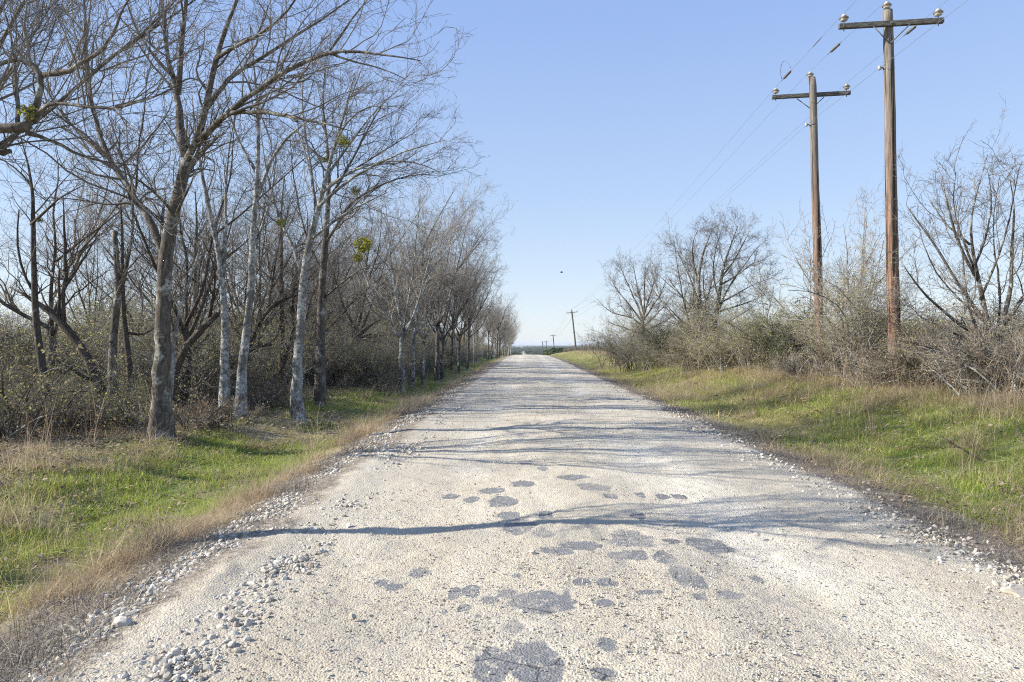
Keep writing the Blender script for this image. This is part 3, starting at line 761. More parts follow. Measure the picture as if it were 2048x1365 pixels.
for px, py, r in ((688, 282, .16), (648, 320, .08), (710, 383, .14), (562, 445, .12)): t.mistletoe(at(px, py, Y - .4) - t.base, r, 220)
t.build()

# --- T4: straight dark trunk behind
Y = 19.5; bx = X_at(640, Y)
t = Tree('roadside_tree', 'bare tree with straight dark brown trunk just right of the pale fan-crowned tree', 'tree', 4, G(bx, Y), (M['bark_grey'], M['twig_dark']), 'trees lining the left verge')
t.px(Y, [(640,782,.125),(640,700,.12),(642,620,.115),(645,540,.10),(652,480,.085),(655,420,.07),(660,350,.055),(655,280,.04),(640,210,.03),(650,140,.012)], 11, 26, True)
t.px(Y, [(650,490,.05),(680,440,.042,-.3),(702,400,.034,-.4),(760,370,.024,-.5),(830,345,.012,-.6),(868,350,.005,-.7)], 7)
t.px(Y, [(645,545,.045),(620,500,.036,.3),(600,430,.028,.5),(585,350,.018,.7),(580,270,.008,.8)], 7)
t.px(Y, [(656,400,.045),(700,330,.036,.3),(735,260,.026,.5),(770,200,.014,.6)], 7)
t.px(Y, [(658,370,.04),(700,345,.03,-.5),(770,300,.02,-.8),(830,265,.01,-1)], 7)
t.px(Y, [(643,600,.035),(690,560,.026,-.3),(730,530,.016,-.4),(770,525,.007,-.5)], 6)
t.branches(*dense(.95, .12, 1.1), bias=(.12, 0, .02))
for px, py, r in ((725, 490, .26), (716, 516, .16)): t.mistletoe(at(px, py, Y - .3) - t.base, r, 300)
t.build()

# --- T0: tree outside the frame on the left, its limbs hang into the picture
Y = 5.5; bx = X_at(-330, Y)
t = Tree('overhanging_tree', 'tree beyond the left edge, its knotted limb with yellow mistletoe hanging into the corner', 'tree', 5, G(bx, Y), (M['bark_grey'], M['twig']))
t.px(Y, [(-330,1060,.125),(-325,900,.12),(-330,700,.115),(-320,500,.105),(-310,330,.09),(-300,200,.05),(-290,50,.035),(-270,-150,.02),(-250,-350,.01)], 12, 26, True)
t.px(Y, [(-305,350,0.0612),(-220,290,0.0510),(-100,262,0.0422),(0,256,0.0381),(30,264,0.0394),(46,262,0.0449),(60,250,0.0340)], 10, 20)
t.px(Y, [(48,262,0.0340),(60,235,0.0306),(72,205,0.0258),(88,172,0.0218),(84,145,0.0231),(76,132,0.0272),(50,118,0.0177),(20,118,0.0163,.1),(-10,138,0.0136,.1),(-60,150,0.0082,.1)], 8, 22)
t.px(Y, [(84,150,0.0204),(112,150,0.0231,-.05),(138,143,0.0204,-.1),(178,118,0.0150,-.2),(214,95,0.0129,-.3),(232,62,0.0102,-.35),(238,22,0.0082,-.4),(262,-8,0.0061,-.45),(290,-50,0.0034,-.5)], 8, 20)
t.px(Y, [(64,240,0.0204),(84,208,0.0150,-.1),(110,204,0.0136,-.2),(170,214,0.0122,-.3),(228,221,0.0102,-.4),(272,205,0.0088,-.5),(310,198,0.0068,-.6),(355,170,0.0041,-.7)], 7, 20)
t.px(Y, [(52,266,0.0204),(90,276,0.0150,.1),(128,292,0.0129,.2),(165,316,0.0109,.3),(210,324,0.0082,.4),(275,332,0.0048,.5)], 7, 18)
t.px(Y, [(228,221,0.0068,-.4),(262,250,0.0054,-.5),(300,300,0.0034,-.6)], 6, 10)
t.px(Y, [(38,258,0.0204),(36,215,0.0163,.1),(30,160,0.0136,.2),(26,90,0.0095,.3),(8,20,0.0061,.4),(-10,-60,0.0034,.5)], 7, 16)
t.px(Y, [(-40,310,0.0306),(0,306,0.0238,.1),(22,303,0.0190,.1)], 8, 8)
t.px(Y, [(-10,300,0.0109),(40,285,0.0075),(120,280,0.0054),(190,272,0.0027)], 6, 10)
t.px(Y, [(-200,285,0.0204),(-150,180,0.0150,.3),(-90,60,0.0109,.5),(-40,-60,0.0054,.6)], 7, 14)
t.px(Y, [(-300,330,0.0272),(-240,150,0.0190,.6),(-160,10,0.0122,.8),(-60,-160,0.0061,1.)], 7, 14)
t.px(Y, [(-290,200,0.0204),(-200,60,0.0136,.8),(-90,-90,0.0082,1.2),(40,-220,0.0041,1.4)], 7, 14)
sp = dense(.72, .30, .9, .0022)
for d_, m_ in zip(sp, (2.0, 1.35, 1, .8)): d_['per_m'] *= m_
sp[0]['rmin'] = .0035; sp[1]['rmin'] = .0028; sp[2]['rmin'] = .0022
t.branches(*sp, bias=(.06, 0, .06))
t.mistletoe(at(57, 224, Y - .05) - t.base, .075, 160); t.build()

# --- generic bare tree generator
def auto_tree(name, label, seed, base, h, mats, r0=.13, forks=3, lean=(0, 0), fork_h=.38, spread=.5, dn=1.0, bias=(0, 0, 0), group=None, tw=1., cat='tree', crook=.25, up=.18, extra=None, defer=False):
    t = Tree(name, label, cat, seed, base, mats, group); g = t.rng
    fh = h * fork_h * g.uniform(.85, 1.15)
    top = np.array([lean[0] * fh / h, lean[1] * fh / h, fh])
    n = 7; P = np.array([top * i / (n - 1) for i in range(n)]); P[1:] += g.normal(0, crook * r0 * 1.4, (n - 1, 3)) * np.array([1, 1, .2])
    P = np.vstack([[0, 0, -.3], P]); rr = np.concatenate([[r0 * 1.45], np.linspace(r0 * 1.2, r0 * .8, n)])
    t.isroot = True; t.root_from = .85; q, r = t.limb(P, rr, 16, 9, .1)
    az0 = g.uniform(0, 6.28)
    for i in range(forks):
        az = az0 + i * 2 * math.pi / forks + g.normal(0, .35)
        sp_ = spread * g.uniform(.45, 1.35); L = (h - fh) * g.uniform(.85, 1.05)
        if i == 0: sp_ *= .3; L = (h - fh) * 1.03
        out = np.array([math.cos(az), math.sin(az), 0])
        m = 8; pts = [q[-1 - (i % 2) * 2]]
        th_ = sp_ * 1.15; end = np.array([lean[0], lean[1], 0]) * .6 + out * L * math.sin(th_) + np.array([0, 0, L * math.cos(th_)])
        for j in range(1, m):
            s_ = j / (m - 1)
            p = q[-1] + np.array([end[0] * s_ ** .8, end[1] * s_ ** .8, end[2] * s_ ** 1.15]) + g.normal(0, crook * .22 * L / m * 1.2, 3)
            pts.append(p)
        t.limb(pts, np.linspace(r0 * .58, .008, m) * g.uniform(.75, 1), 14, 7, .2)
        # one side limb each
        k = int(g.integers(3, 5)); a2 = az + g.normal(0, .9)
        o2 = np.array([math.cos(a2), math.sin(a2), 0]); L2 = L * g.uniform(.4, .65)
        pts2 = [pts[k] + o2 * L2 * s_ * spread * 1.5 + np.array([0, 0, L2 * .8 * s_]) + g.normal(0, crook * .1, 3) * (s_ > 0) for s_ in np.linspace(0, 1, 5)]
        t.limb(pts2, np.linspace(r0 * .30, .007, 5), 10, 6, .2)
    if extra: extra(t)
    sc = h / 8.5
    t.branches(*dense(dn * sc ** .5, up, tw), bias=bias)
    return t if defer else t.build()

auto_tree('overhanging_tree', 'second tree beyond the left edge, its fine upright twigs filling the upper left sky', 6, G(-9.6, 9.6), 10.0, (M['bark_grey'], M['twig']), .085, 8, (1.8, .2), .40, .50, .95, (.08, 0, .06), tw=.9, up=.3)
# --- the rest of the row on the left, running away along the verge
T5 = [ # px, Y, h, r, kind
 (803, 27.5, 7.9, .105, 'pale', 'slim bare tree standing alone in front of the straw patch past the dark straight trunk'),
 (826, 30.0, 7.4, .075, 'twig', 'thin pale tree immediately behind the slim tree by the straw patch'),
 (846, 31.5, 7.0, .06, 'pale', 'thin curved sapling leaning right between the straw patch tree and the paired trunks'),
 (873, 36.0, 8.3, .12, 'grey', 'thicker of the two paired trunks midway along the left row'),
 (884, 37.5, 8.0, .11, 'grey', 'slimmer of the two paired trunks midway along the left row'),
 (917, 45.0, 8.4, .11, 'grey', 'bare tree with low fork following the paired trunks in the left row'),
 (903, 48.0, 7.8, .08, 'dark', 'narrow dark trunk behind the low forked tree of the left row')]
for i, (px, Y, h, r, k, lab) in enumerate(T5):
    x = X_at(px, Y); h *= 1.04; mt = {'pale': (M['bark_pale'], M['twig_pale']), 'twig': (M['bark_pale'], M['twig']), 'grey': (M['bark_grey'], M['twig']), 'dark': (M['bark_dark'], M['twig_dark'])}[k]
    auto_tree('roadside_tree', lab, 20 + i, G(x, Y), h, mt, r, 5, (.15, -.1), .32, .42, .95, (.03, 0, .03), 'trees lining the left verge', tw=1.1)
protoF = []
for i in range(9):
    protoF.append(auto_tree('roadside_tree', 'bare grey tree far down the left row near the crest of the road', 60 + i, G(X_at(935, 52) + .0, 52), 8.6, (M['bark_grey'], M['twig']) if i % 3 else (M['bark_pale'], M['twig_pale']), .11, 5, (.2 * (i % 3), 0), .28 + .03 * ((i * 4) % 9), .26 + .03 * ((i * 7) % 9), .95, (.03, 0, .03), 'far trees of the left row', tw=.95, crook=.2 + .05 * i))
y = 50.0; k = 0; gg = np.random.default_rng(5)
while y < 215:
    u = -5.6 + gg.normal(0, .75) - .2 + (.0 if y < 90 else .2); x = float(ctr(y)) + u
    pr = protoF[(k * 4) % 9]; rz = gg.uniform(-.5, .5); s = gg.uniform(.62, 1.12)
    if y < 90: s *= .97
    if k < 9: pr.location = G(x, y); pr.rotation_euler = (0, 0, rz); pr.scale = (s,) * 3
    else: copy_thing(pr, G(x, y), rz, s)
    k += 1; y += gg.uniform(2.0, 5.2) * (1 if y < 100 else 1.3)
# --- trees standing in the wood behind the row: the ones the picture tells apart
def wood_tree(name, label, seed, Y, lists, mats, cat='tree', root=True, spec=None, bias=(0, 0, .02), group='trees inside the left wood', mist=()):
    bx = X_at(lists[0][0][0], Y); t = Tree(name, label, cat, seed, G(bx, Y), mats, group)
    for i, l in enumerate(lists): t.px(Y, l, 8, None, i == 0 and root, .3)
    t.branches(*(spec or dense(.8, .15, .95)), bias=bias)
    for c in mist: t.mistletoe(at(c[0], c[1], Y - .1) - t.base, c[2], 120)
    return t.build()
wood_tree('bent_tree', 'slim dark crooked trunk snaking upward near the left edge of the picture', 31, 14.0,
  [[(92,838,.085),(90,760,.08),(82,700,.072),(66,640,.065),(68,590,.06),(76,560,.056),(66,520,.052),(60,460,.045),(78,410,.036),(62,370,.028),(60,320,.018),(40,270,.008)],
   [(70,590,.03),(40,540,.024),(30,480,.02),(38,420,.012)], [(62,450,.03),(100,410,.022,-.4),(140,380,.014,-.6),(170,370,.006,-.7)], [(62,370,.02),(30,330,.015),(0,320,.01),(-30,300,.006)]], (M['bark_dark'], M['twig']), mist=((80, 441, .07),))
wood_tree('leaning_tree', 'dark trunk leaning steeply left from the forked trunk, with two thin uprights', 32, 15.0,
  [[(214,800,.11),(190,740,.10),(160,690,.09),(125,645,.085),(100,622,.07),(80,608,.055),(50,590,.03),(20,575,.012)],
   [(128,650,.05),(125,600,.044),(132,560,.038),(130,500,.034),(128,440,.02),(126,390,.008)], [(133,570,.03),(155,540,.026),(175,505,.02),(196,470,.008)], [(120,640,.035),(118,590,.028),(118,540,.015)],
   [(200,770,.05),(170,752,.04,-.3),(140,740,.03,-.5),(105,715,.015,-.7)]], (M['bark_dark'], M['twig_dark']))
wood_tree('forked_tree', 'grey brown forked trunk with a snapped flat top left of the thick roadside trunk', 33, 15.0,
  [[(226,780,.095),(226,730,.085),(224,680,.082),(232,630,.078),(238,585,.075),(236,545,.065),(230,500,.055),(229,462,.05)],
   [(238,590,.055),(250,545,.045),(258,510,.036),(270,470,.028),(268,430,.018),(262,380,.008)]], (M['bark_grey'], M['twig']), spec=dense(.6, .1, .8))
wood_tree('forked_tree', 'nearly black thin trunk close behind the snapped forked trunk', 34, 15.8,
  [[(262,800,.075),(262,740,.07),(256,690,.062),(244,640,.058),(246,590,.05),(243,540,.045),(248,470,.03),(240,400,.015)], [(250,665,.035),(275,672,.028),(296,668,.022),(310,655,.012)]], (M['bark_dark'], M['twig_dark']), spec=dense(.7, .1, .9))
wood_tree('leaning_tree', 'dark mossy trunk slanting right, ending in a broken stub behind the thick trunk', 35, 16.2,
  [[(330,760,.10),(352,722,.095),(375,690,.09),(400,660,.082),(425,635,.075),(436,628,.07)], [(418,640,.045),(432,605,.04),(424,580,.032),(440,555,.024),(420,510,.016),(400,470,.008)]], (M['bark_dark'], M['twig_dark']))
wood_tree('leaning_tree', 'pale thin pole-like trunk slanting right behind the thick roadside trunk', 36, 15.2,
  [[(338,720,.035),(352,640,.034),(372,580,.03),(392,530,.026),(402,490,.022),(415,440,.012)]], (M['bark_pale'], M['twig_pale']), spec=dense(.6, .1, .8))
wood_tree('twisted_tree', 'black multi-armed twisted trunk rising between the twin trunks', 37, 19.0,
  [[(470,800,.10),(485,740,.09),(500,690,.08),(512,660,.075),(530,620,.055),(560,595,.04),(600,590,.02),(630,585,.008)], [(496,700,.06),(520,690,.05),(550,686,.04),(545,690,.02)], [(490,700,.06),(474,665,.05),(455,630,.04),(430,600,.025),(410,560,.01)]], (M['bark_dark'], M['twig_dark']))
wood_tree('twisted_tree', 'black arching trunk curling right in the shaded gap before the straw patch', 38, 27.0,
  [[(686,730,.12),(692,700,.11),(708,680,.10),(722,665,.09),(735,650,.07),(748,645,.04),(762,640,.015)], [(700,690,.07),(720,672,.06),(740,668,.045),(760,672,.02)], [(705,682,.05),(700,660,.045),(712,645,.03),(718,620,.012)], [(690,705,.05),(672,690,.04),(655,688,.03),(640,680,.01)]], (M['bark_dark'], M['twig_dark']), spec=dense(.8, .1, 1.0))
wood_tree('dark_tree', 'two-stemmed dark trunk standing in shade between the twin trunks and pale trunk', 39, 22.0,
  [[(565,745,.09),(562,690,.08),(566,640,.075),(564,590,.07),(560,540,.06),(566,480,.045),(560,420,.03),(570,350,.012)], [(562,745,.06),(578,700,.055),(590,660,.05),(584,610,.04),(592,560,.03),(600,500,.012)]], (M['bark_dark'], M['twig_dark']))
wood_tree('dark_tree', 'thin dark upright trunk left of the leaning broken stub', 40, 20.0,
  [[(392,740,.08),(394,680,.075),(388,620,.07),(394,570,.06),(388,520,.05),(396,450,.035),(390,380,.012)]], (M['bark_dark'], M['twig']))
gb = np.random.default_rng(99)
protoW = []
for i in range(7):
    protoW.append(auto_tree('wood_tree', 'bare tree deep inside the left wood, half hidden by nearer trunks', 200 + i, (0, 0, 0), 7.6, [(M['bark_dark'], M['twig']), (M['bark_grey'], M['twig_pale']), (M['bark_grey'], M['twig'])][i % 3], gb.uniform(.07, .12), 4, gb.normal(0, .6, 2), .28, .6, 1.1, (0, 0, .02), 'background trees of the left wood', tw=.75, crook=.5))
cnt = 0
for yv in np.arange(17, 62, 1.75):
    for rep in range(2):
        u = gb.uniform(-20, -8.3) if rep else gb.uniform(-12, -7.6); yy_ = yv + gb.uniform(-1, 1); x = float(ctr(yy_)) + u
        if CX + x / yy_ * F < -250 or (yy_ < 24 and u > -8.5): continue
        pr = protoW[cnt % 7]; s = gb.uniform(.7, 1.02); rz = gb.uniform(0, 6.28)
        if cnt < 7: pr.location = G(x, yy_); pr.rotation_euler = (0, 0, rz); pr.scale = (s,) * 3
        else: copy_thing(pr, G(x, yy_), rz, s)
        cnt += 1
print('wood trees', cnt)

# ------------------------------------------------------------------ right-hand trees
def vines(t, c, r, n, seed, leafm='leaf_olive', nl=1500, ls=.022):
    """tangle of thin vine stems with small leaves round the stem"""
    g = np.random.default_rng(seed); c = np.array(c); r = np.array(r)
    st = c + g.normal(0, .42, (n, 3)) * r; d = norm(g.normal(size=(n, 3)) + np.array([0, 0, .8]))
    P = [st]; 
    for j in range(5): d = norm(d + g.normal(0, .35, (n, 3)) - np.array([0, 0, .12 * j])); P.append(P[-1] + d * .16 * r.mean())
    P = np.stack(P, 1); mb = MB(); tubes(P, np.tile(np.linspace(.006, .003, 6), (n, 1)), 3, mb, 0)
    idx = g.integers(0, n, nl); jx = g.integers(0, 6, nl)
    leaves(mb, P[idx, jx] + g.normal(0, .05, (nl, 3)), ls, g, 1)
    t.extra.append(('vines', mb, [M['twig_pale'], M[leafm]]))
def rt(name, label, seed, px, Y, h, r0, forks, fh, spread, mats, vin=None, lean=(0, 0), dn=1., tw=1., up=.2, crook=.25):
    x = X_at(px, Y)
    def ex(t):
        if vin: vines(t, (lean[0] * .2, 0, vin[0]), vin[1], vin[2], seed, vin[3], vin[4])
    return auto_tree(name, label, seed, G(x, Y), h, mats, r0, forks, lean, fh, spread, dn, (0, 0, .02), None, tw, extra=ex, crook=crook, up=up)
Y = 44; t = Tree('hedge_tree', 'small round-crowned bare tree at the far end of the right hedge', 'tree', 301, G(X_at(1285, Y), Y), (M['bark_grey'], M['twig']))
t.px(Y, [(1285,722,.12),(1286,690,.11),(1284,660,.10),(1286,640,.08),(1290,600,.06),(1288,560,.035),(1292,528,.012)], 8, 14, True)
for e in ([(1282,650),(1262,632),(1238,632),(1212,620),(1194,598)], [(1284,645),(1262,612),(1240,590),(1226,566),(1218,552)], [(1285,640),(1270,600),(1256,570),(1244,545),(1240,530)], [(1287,625),(1276,585),(1270,550),(1266,525)],
          [(1288,630),(1300,590),(1310,560),(1312,532)], [(1287,640),(1308,610),(1326,580),(1334,552)], [(1286,655),(1310,632),(1330,612),(1346,590)], [(1286,670),(1250,655),(1225,650),(1210,640)], [(1286,665),(1315,650),(1335,640),(1350,630)]):
    n_ = len(e); t.px(Y, [(a, b, .065 * (1 - .85 * i / (n_ - 1)), (.3 if a < 1286 else -.5) * i) for i, (a, b) in enumerate(e)], 6)
t.root_from = .5; t.branches(*dense(.78, .18, 1.6), bias=(0, 0, .03)); vines(t, (0, 0, 1.9), (1.6, 1.3, 1.4), 900, 31, 'leaf_olive', 7000); t.build()
Y = 30; t = Tree('hedge_tree', 'largest wide-crowned bare tree of the right hedge with a vine-wrapped base', 'tree', 303, G(X_at(1415, Y), Y), (M['bark_grey'], M['twig']))
t.px(Y, [(1422,738,.13),(1425,690,.12),(1432,640,.105),(1438,595,.08),(1444,540,.055),(1458,500,.035),(1476,452,.012)], 9, 16, True)
t.px(Y, [(1408,738,.11),(1405,680,.10),(1400,620,.085),(1396,560,.06),(1406,505,.04),(1424,460,.012)], 9, 16)
for e in ([(1432,640),(1452,580),(1482,540),(1512,498),(1532,480)], [(1400,612),(1382,560),(1362,520),(1350,490)], [(1402,645),(1375,605),(1348,575),(1330,545)], [(1436,610),(1470,590),(1505,570),(1545,556)], [(1430,660),(1462,640),(1495,622),(1524,600)],
          [(1438,598),(1424,545),(1432,495),(1446,452)], [(1398,570),(1385,520),(1385,480),(1396,460)], [(1440,560),(1470,520),(1490,480),(1500,462)], [(1402,660),(1370,650),(1345,625),(1325,600)], [(1434,625),(1475,612),(1510,600),(1538,585)], [(1430,650),(1410,600),(1405,550),(1415,500)], [(1440,570),(1468,556),(1500,530),(1526,520)]):
    n_ = len(e); t.px(Y, [(a, b, .045 * (1 - .85 * i / (n_ - 1)), (.35 if (a + b) % 3 < 1.5 else -.4) * i) for i, (a, b) in enumerate(e)], 6)
t.root_from = .55; t.branches(*dense(.66, .12, 2.2), bias=(0, 0, .02)); vines(t, (-.15, 0, 1.7), (1.15, 1.1, 2.2), 1500, 33, 'leaf_olive', 11000); t.build()
rt('hedge_tree', 'slim left-leaning bare stem growing beside the largest hedge tree', 304, 1395, 30.5, 5.9, .09, 4, .3, .6, (M['bark_grey'], M['twig']), None, lean=(-.9, 0), up=.15)
rt('dead_sapling', 'thin bare sapling poking out of the hedge between the big tree and the poles', 305, 1530, 26, 3.9, .045, 3, .45, .5, (M['bark_pale'], M['twig_pale']), None, dn=.7, tw=.7)
rt('hedge_tree', 'light twiggy small tree standing between the two nearest utility poles', 306, 1708, 19.5, 4.9, .06, 6, .3, .42, (M['bark_pale'], M['twig_pale']), (2.3, (.8, .8, 1.0), 300, 'leaf_olive', 1500), dn=.8, tw=.9)
rt('hedge_tree', 'spindly tree just left of the second utility pole', 307, 1615, 23.5, 4.6, .05, 4, .3, .5, (M['bark_pale'], M['twig']), None, dn=.75, tw=.8)
Y = 14.6; t = Tree('hedge_tree', 'spreading many-stemmed bare tree at the right edge of the picture', 'tree', 308, G(X_at(1985, Y), Y), (M['bark_grey'], M['twig']))
t.px(Y, [(1985,780,.075),(1988,720,.065),(1978,650,.055),(1960,580,.043),(1950,520,.034),(1935,470,.026),(1940,420,.018),(1960,370,.010),(1975,310,.006)], 9, 20, True)
t.px(Y, [(1988,700,.06),(2010,640,.05,-.2),(2025,570,.04,-.3),(2020,500,.03,-.4),(2035,430,.02,-.5),(2020,360,.008,-.6)], 7)
t.px(Y, [(1976,650,.045),(1935,600,.036,.3),(1900,540,.03,.4),(1865,480,.024,.5),(1830,440,.016,.6),(1812,410,.006,.6)], 7)
t.px(Y, [(1980,690,.04),(1920,650,.034,-.4),(1870,610,.026,-.6),(1830,570,.018,-.8),(1800,520,.007,-.9)], 7)
t.px(Y, [(1955,560,.035),(1915,490,.028,-.2),(1900,430,.02,-.3),(1885,370,.008,-.4)], 7)
t.px(Y, [(2008,650,.045),(2060,580,.035),(2100,500,.025),(2120,420,.01)], 7)
t.px(Y, [(1990,730,.05),(2060,690,.04,-.5),(2120,640,.03,-.8),(2180,560,.012,-1)], 7)
t.px(Y, [(1984,740,.03),(1930,730,.026,-.8),(1880,700,.02,-1.2),(1840,690,.010,-1.4)], 6)
for e in ([(1986,720),(1950,660),(1925,590),(1930,520),(1910,450),(1925,380)], [(1990,690),(2005,600),(1990,520),(1985,440),(2000,350)], [(1960,600),(1990,540),(2015,460),(2030,380),(2040,330)], [(1975,650),(1930,610),(1880,560),(1850,500),(1835,450)],
          [(1984,700),(1930,680),(1880,650),(1845,640),(1810,600)], [(1950,540),(1920,470),(1905,400),(1912,350)], [(1940,490),(1900,460),(1868,420),(1855,390)], [(2010,640),(2050,600),(2080,540),(2100,470)], [(1950,530),(1975,470),(1985,400),(1975,340)]):
    n_ = len(e); t.px(Y, [(a, b, .028 * (1 - .85 * i / (n_ - 1)), (.22 if (a + b) % 4 < 2 else -.25) * i) for i, (a, b) in enumerate(e)], 6)
t.branches(*dense(.62, .2, 1.5), bias=(0, 0, .05))
vines(t, (0, 0, 1.1), (1.3, .9, .9), 400, 9, 'leaf_dry', 1200); t.build()

# ------------------------------------------------------------------ shrubs
def shrub(name, label, seed, base, h, wd, mats, leafm, nl, stems=16, cat='shrub', group=None, ls=.03, build=True, tw=1., drop=.35):
    g = np.random.default_rng(seed); st, cr, lf = MB(), MB(), MB()
    n = stems; az = g.uniform(0, 6.28, n); tl = g.uniform(.1, 1.0, n) * wd / h * .55
    k = 8; P = np.zeros((n, k, 3)); P[:, 0, :2] = g.normal(0, .12 * wd, (n, 2)); P[:, 0, 2] = -.1
    d = norm(np.stack([np.cos(az) * tl, np.sin(az) * tl, np.ones(n)], 1)); L = h * g.uniform(.6, 1.05, n)
    for j in range(1, k):
        d = norm(d + g.normal(0, .14, (n, 3)) + np.stack([np.cos(az), np.sin(az), -drop * np.ones(n)], 1) * .05 * j)
        P[:, j] = P[:, j - 1] + d * (L / (k - 1))[:, None]
    Rr = np.linspace(.022, .006, k)[None] * g.uniform(.6, 1.3, n)[:, None]
    tubes(P, Rr, 5, st)
    sc = h / 2.5
    a1 = spawn(P, Rr, g, 4.2 * tw / sc, .12, 1, .85 * sc, .35, 50, .55, 6, .2, .12, rmin=.004); tubes(*a1, 4, cr)
    a2 = spawn(*a1, g, 6.0 * tw / sc, .08, 1, .42 * sc, .4, 50, .6, 5, .26, .05, rmin=.003); tubes(*a2, 3, cr)
    a3 = spawn(*a2, g, 5.0 * tw / sc, .1, 1, .2 * sc, .4, 50, .7, 3, .25, .0, rmin=.0026); tubes(*a3, 3, cr)
    allp = np.concatenate([a2[0].reshape(-1, 3), a3[0].reshape(-1, 3)])
    if nl and len(allp):
        c = allp[g.integers(0, len(allp), nl)] + g.normal(0, .03, (nl, 3)); leaves(lf, c, ls, g)
    if not build:
        b = MB(); 
        for src, m in ((st, 0), (cr, 1), (lf, 2)):
            off = b.n
            for vv in src.v: b.v.append(vv)
            for f, _ in src.f: b.f.append((f + off, m))
            b.n += src.n
        return b.mesh(name, [mats[0], mats[1], M[leafm]], False)
    e = thing(name, label, cat, tuple(base), group)
    link('stems', st.mesh(name + '_stems', mats[0]), e); link('twigs', cr.mesh(name + '_twigs', mats[1]), e)
    if nl: link('foliage', lf.mesh(name + '_foliage', M[leafm], False), e)
    return e
PB = (M['bark_pale'], M['twig_pale']); GB = (M['bark_grey'], M['twig']); DB = (M['bark_dark'], M['twig_dark'])
RS = [ # px, Y, h, w, mats, leaf, nl, name, label
 (1232, 47, 3.2, 2.6, GB, 'leaf_olive', 2600, 'hedge_shrub', 'grey brown dense shrub forming the far left end of the right hedge'),
 (1258, 40, 2.9, 2.2, GB, 'leaf_olive', 2400, 'hedge_shrub', 'rounded grey shrub in front of the small round-crowned tree'),
 (1300, 37, 2.7, 2.2, PB, 'leaf_olive', 2400, 'hedge_shrub', 'light brown shrub between the round-crowned tree and the dark cedar bush'),
 (1346, 35, 2.3, 1.6, GB, 'leaf_cedar', 6500, 'cedar_bush', 'small dark green cedar bush in the gap of the right hedge'),
 (1378, 31, 2.4, 2.0, PB, 'leaf_olive', 3000, 'hedge_shrub', 'tangled grey shrub at the left foot of the largest hedge tree'),
 (1445, 27.5, 2.5, 2.2, PB, 'leaf_olive', 2600, 'hedge_shrub', 'pale twiggy shrub at the right foot of the largest hedge tree'),
 (1500, 25.5, 2.5, 2.2, PB, 'leaf_olive', 2800, 'hedge_shrub', 'straw coloured brushy shrub below the thin bare sapling'),
 (1556, 24, 2.7, 2.0, GB, 'leaf_olive', 3800, 'hedge_shrub', 'olive green leafy shrub two steps left of the second utility pole'),
 (1600, 23.8, 2.2, 1.5, GB, 'leaf_cedar', 5200, 'cedar_bush', 'dark green cedar bush close behind the second utility pole'),
 (1606, 20.8, 1.2, 1.5, PB, None, 0, 'bare_shrub', 'grey leafless shrub at the foot of the second utility pole'),
 (1690, 19.6, 2.7, 1.8, PB, 'leaf_olive', 1900, 'hedge_shrub', 'thin stemmed shrub right of the second utility pole'),
 (1728, 18.6, 3.4, 2.1, PB, 'leaf_olive', 2400, 'hedge_shrub', 'dense olive shrub left of the nearest utility pole'),
 (1806, 18.0, 2.2, 1.2, GB, 'leaf_olive', 4200, 'hedge_shrub', 'leafy vine-like shrub wrapping the foot of the nearest utility pole'),
 (1752, 16.1, 1.0, 1.8, PB, 'leaf_dry', 900, 'bramble', 'pinkish tan bramble heap in front of the nearest utility pole'),
 (1858, 16.0, 1.7, 1.8, PB, 'leaf_olive', 1300, 'hedge_shrub', 'grey twiggy shrub right of the nearest utility pole'),
 (1900, 15.0, 2.0, 2.0, DB, 'leaf_dry', 900, 'hedge_shrub', 'dark twiggy shrub under the spreading tree at the right edge'),
 (1960, 13.4, 1.6, 1.8, PB, 'leaf_dry', 800, 'bramble', 'tan bramble below the spreading tree at the right edge'),
 (2040, 12.6, 1.7, 1.8, PB, 'leaf_dry', 1200, 'bramble', 'tall straw coloured bramble cut by the right edge of the picture')]
for i, (px, Y, h, wd, mt, lf, nl, nm, lab) in enumerate(RS):
    shrub(nm, lab, 400 + i, G(X_at(px, Y), Y), h * (1.1, 1.3, 1.1, 1.35, 1.0)[i % 5], wd, mt, lf, int(nl * 2.1), 22, group='shrubs of the right hedge', tw=1.3, ls=.021 if lf != 'leaf_cedar' else .03)
# under the left row
LSH = [(150, 13.4, 1.3, 2.4, DB, None, 0, 'brush_pile', 'dark heap of cut branches and sticks lying at the edge of the left wood', 'brush pile'),
 (400, 13.6, 1.1, 1.7, GB, 'leaf_dry', 700, 'low_shrub', 'low brown weedy shrub between the thick trunk and twin trunks', 'shrub'),
 (262, 13.0, 1.1, 1.5, GB, 'leaf_olive', 500, 'low_shrub', 'low grey shrub left of the thick roadside trunk', 'shrub'),
 (520, 18.0, 1.3, 2.0, GB, 'leaf_dry', 700, 'low_shrub', 'low twiggy brush right of the twin trunks', 'shrub'),
 (745, 26.0, 1.3, 2.4, PB, 'leaf_dry', 1500, 'low_shrub', 'pinkish straw brush before the slim tree past the dark trunk', 'shrub'),
 (20, 12.2, 2.3, 2.6, GB, 'leaf_olive', 1800, 'wood_shrub', 'tangled grey shrub at the far left edge of the wood', 'shrub')]
for i, (px, Y, h, wd, mt, lf, nl, nm, lab, cat) in enumerate(LSH):
    shrub(nm, lab, 450 + i, G(X_at(px, Y), Y), h, wd, mt, lf, nl, 22 if nm != 'brush_pile' else 60, cat=cat, drop=.35 if nm != 'brush_pile' else 2.2, tw=1.0)

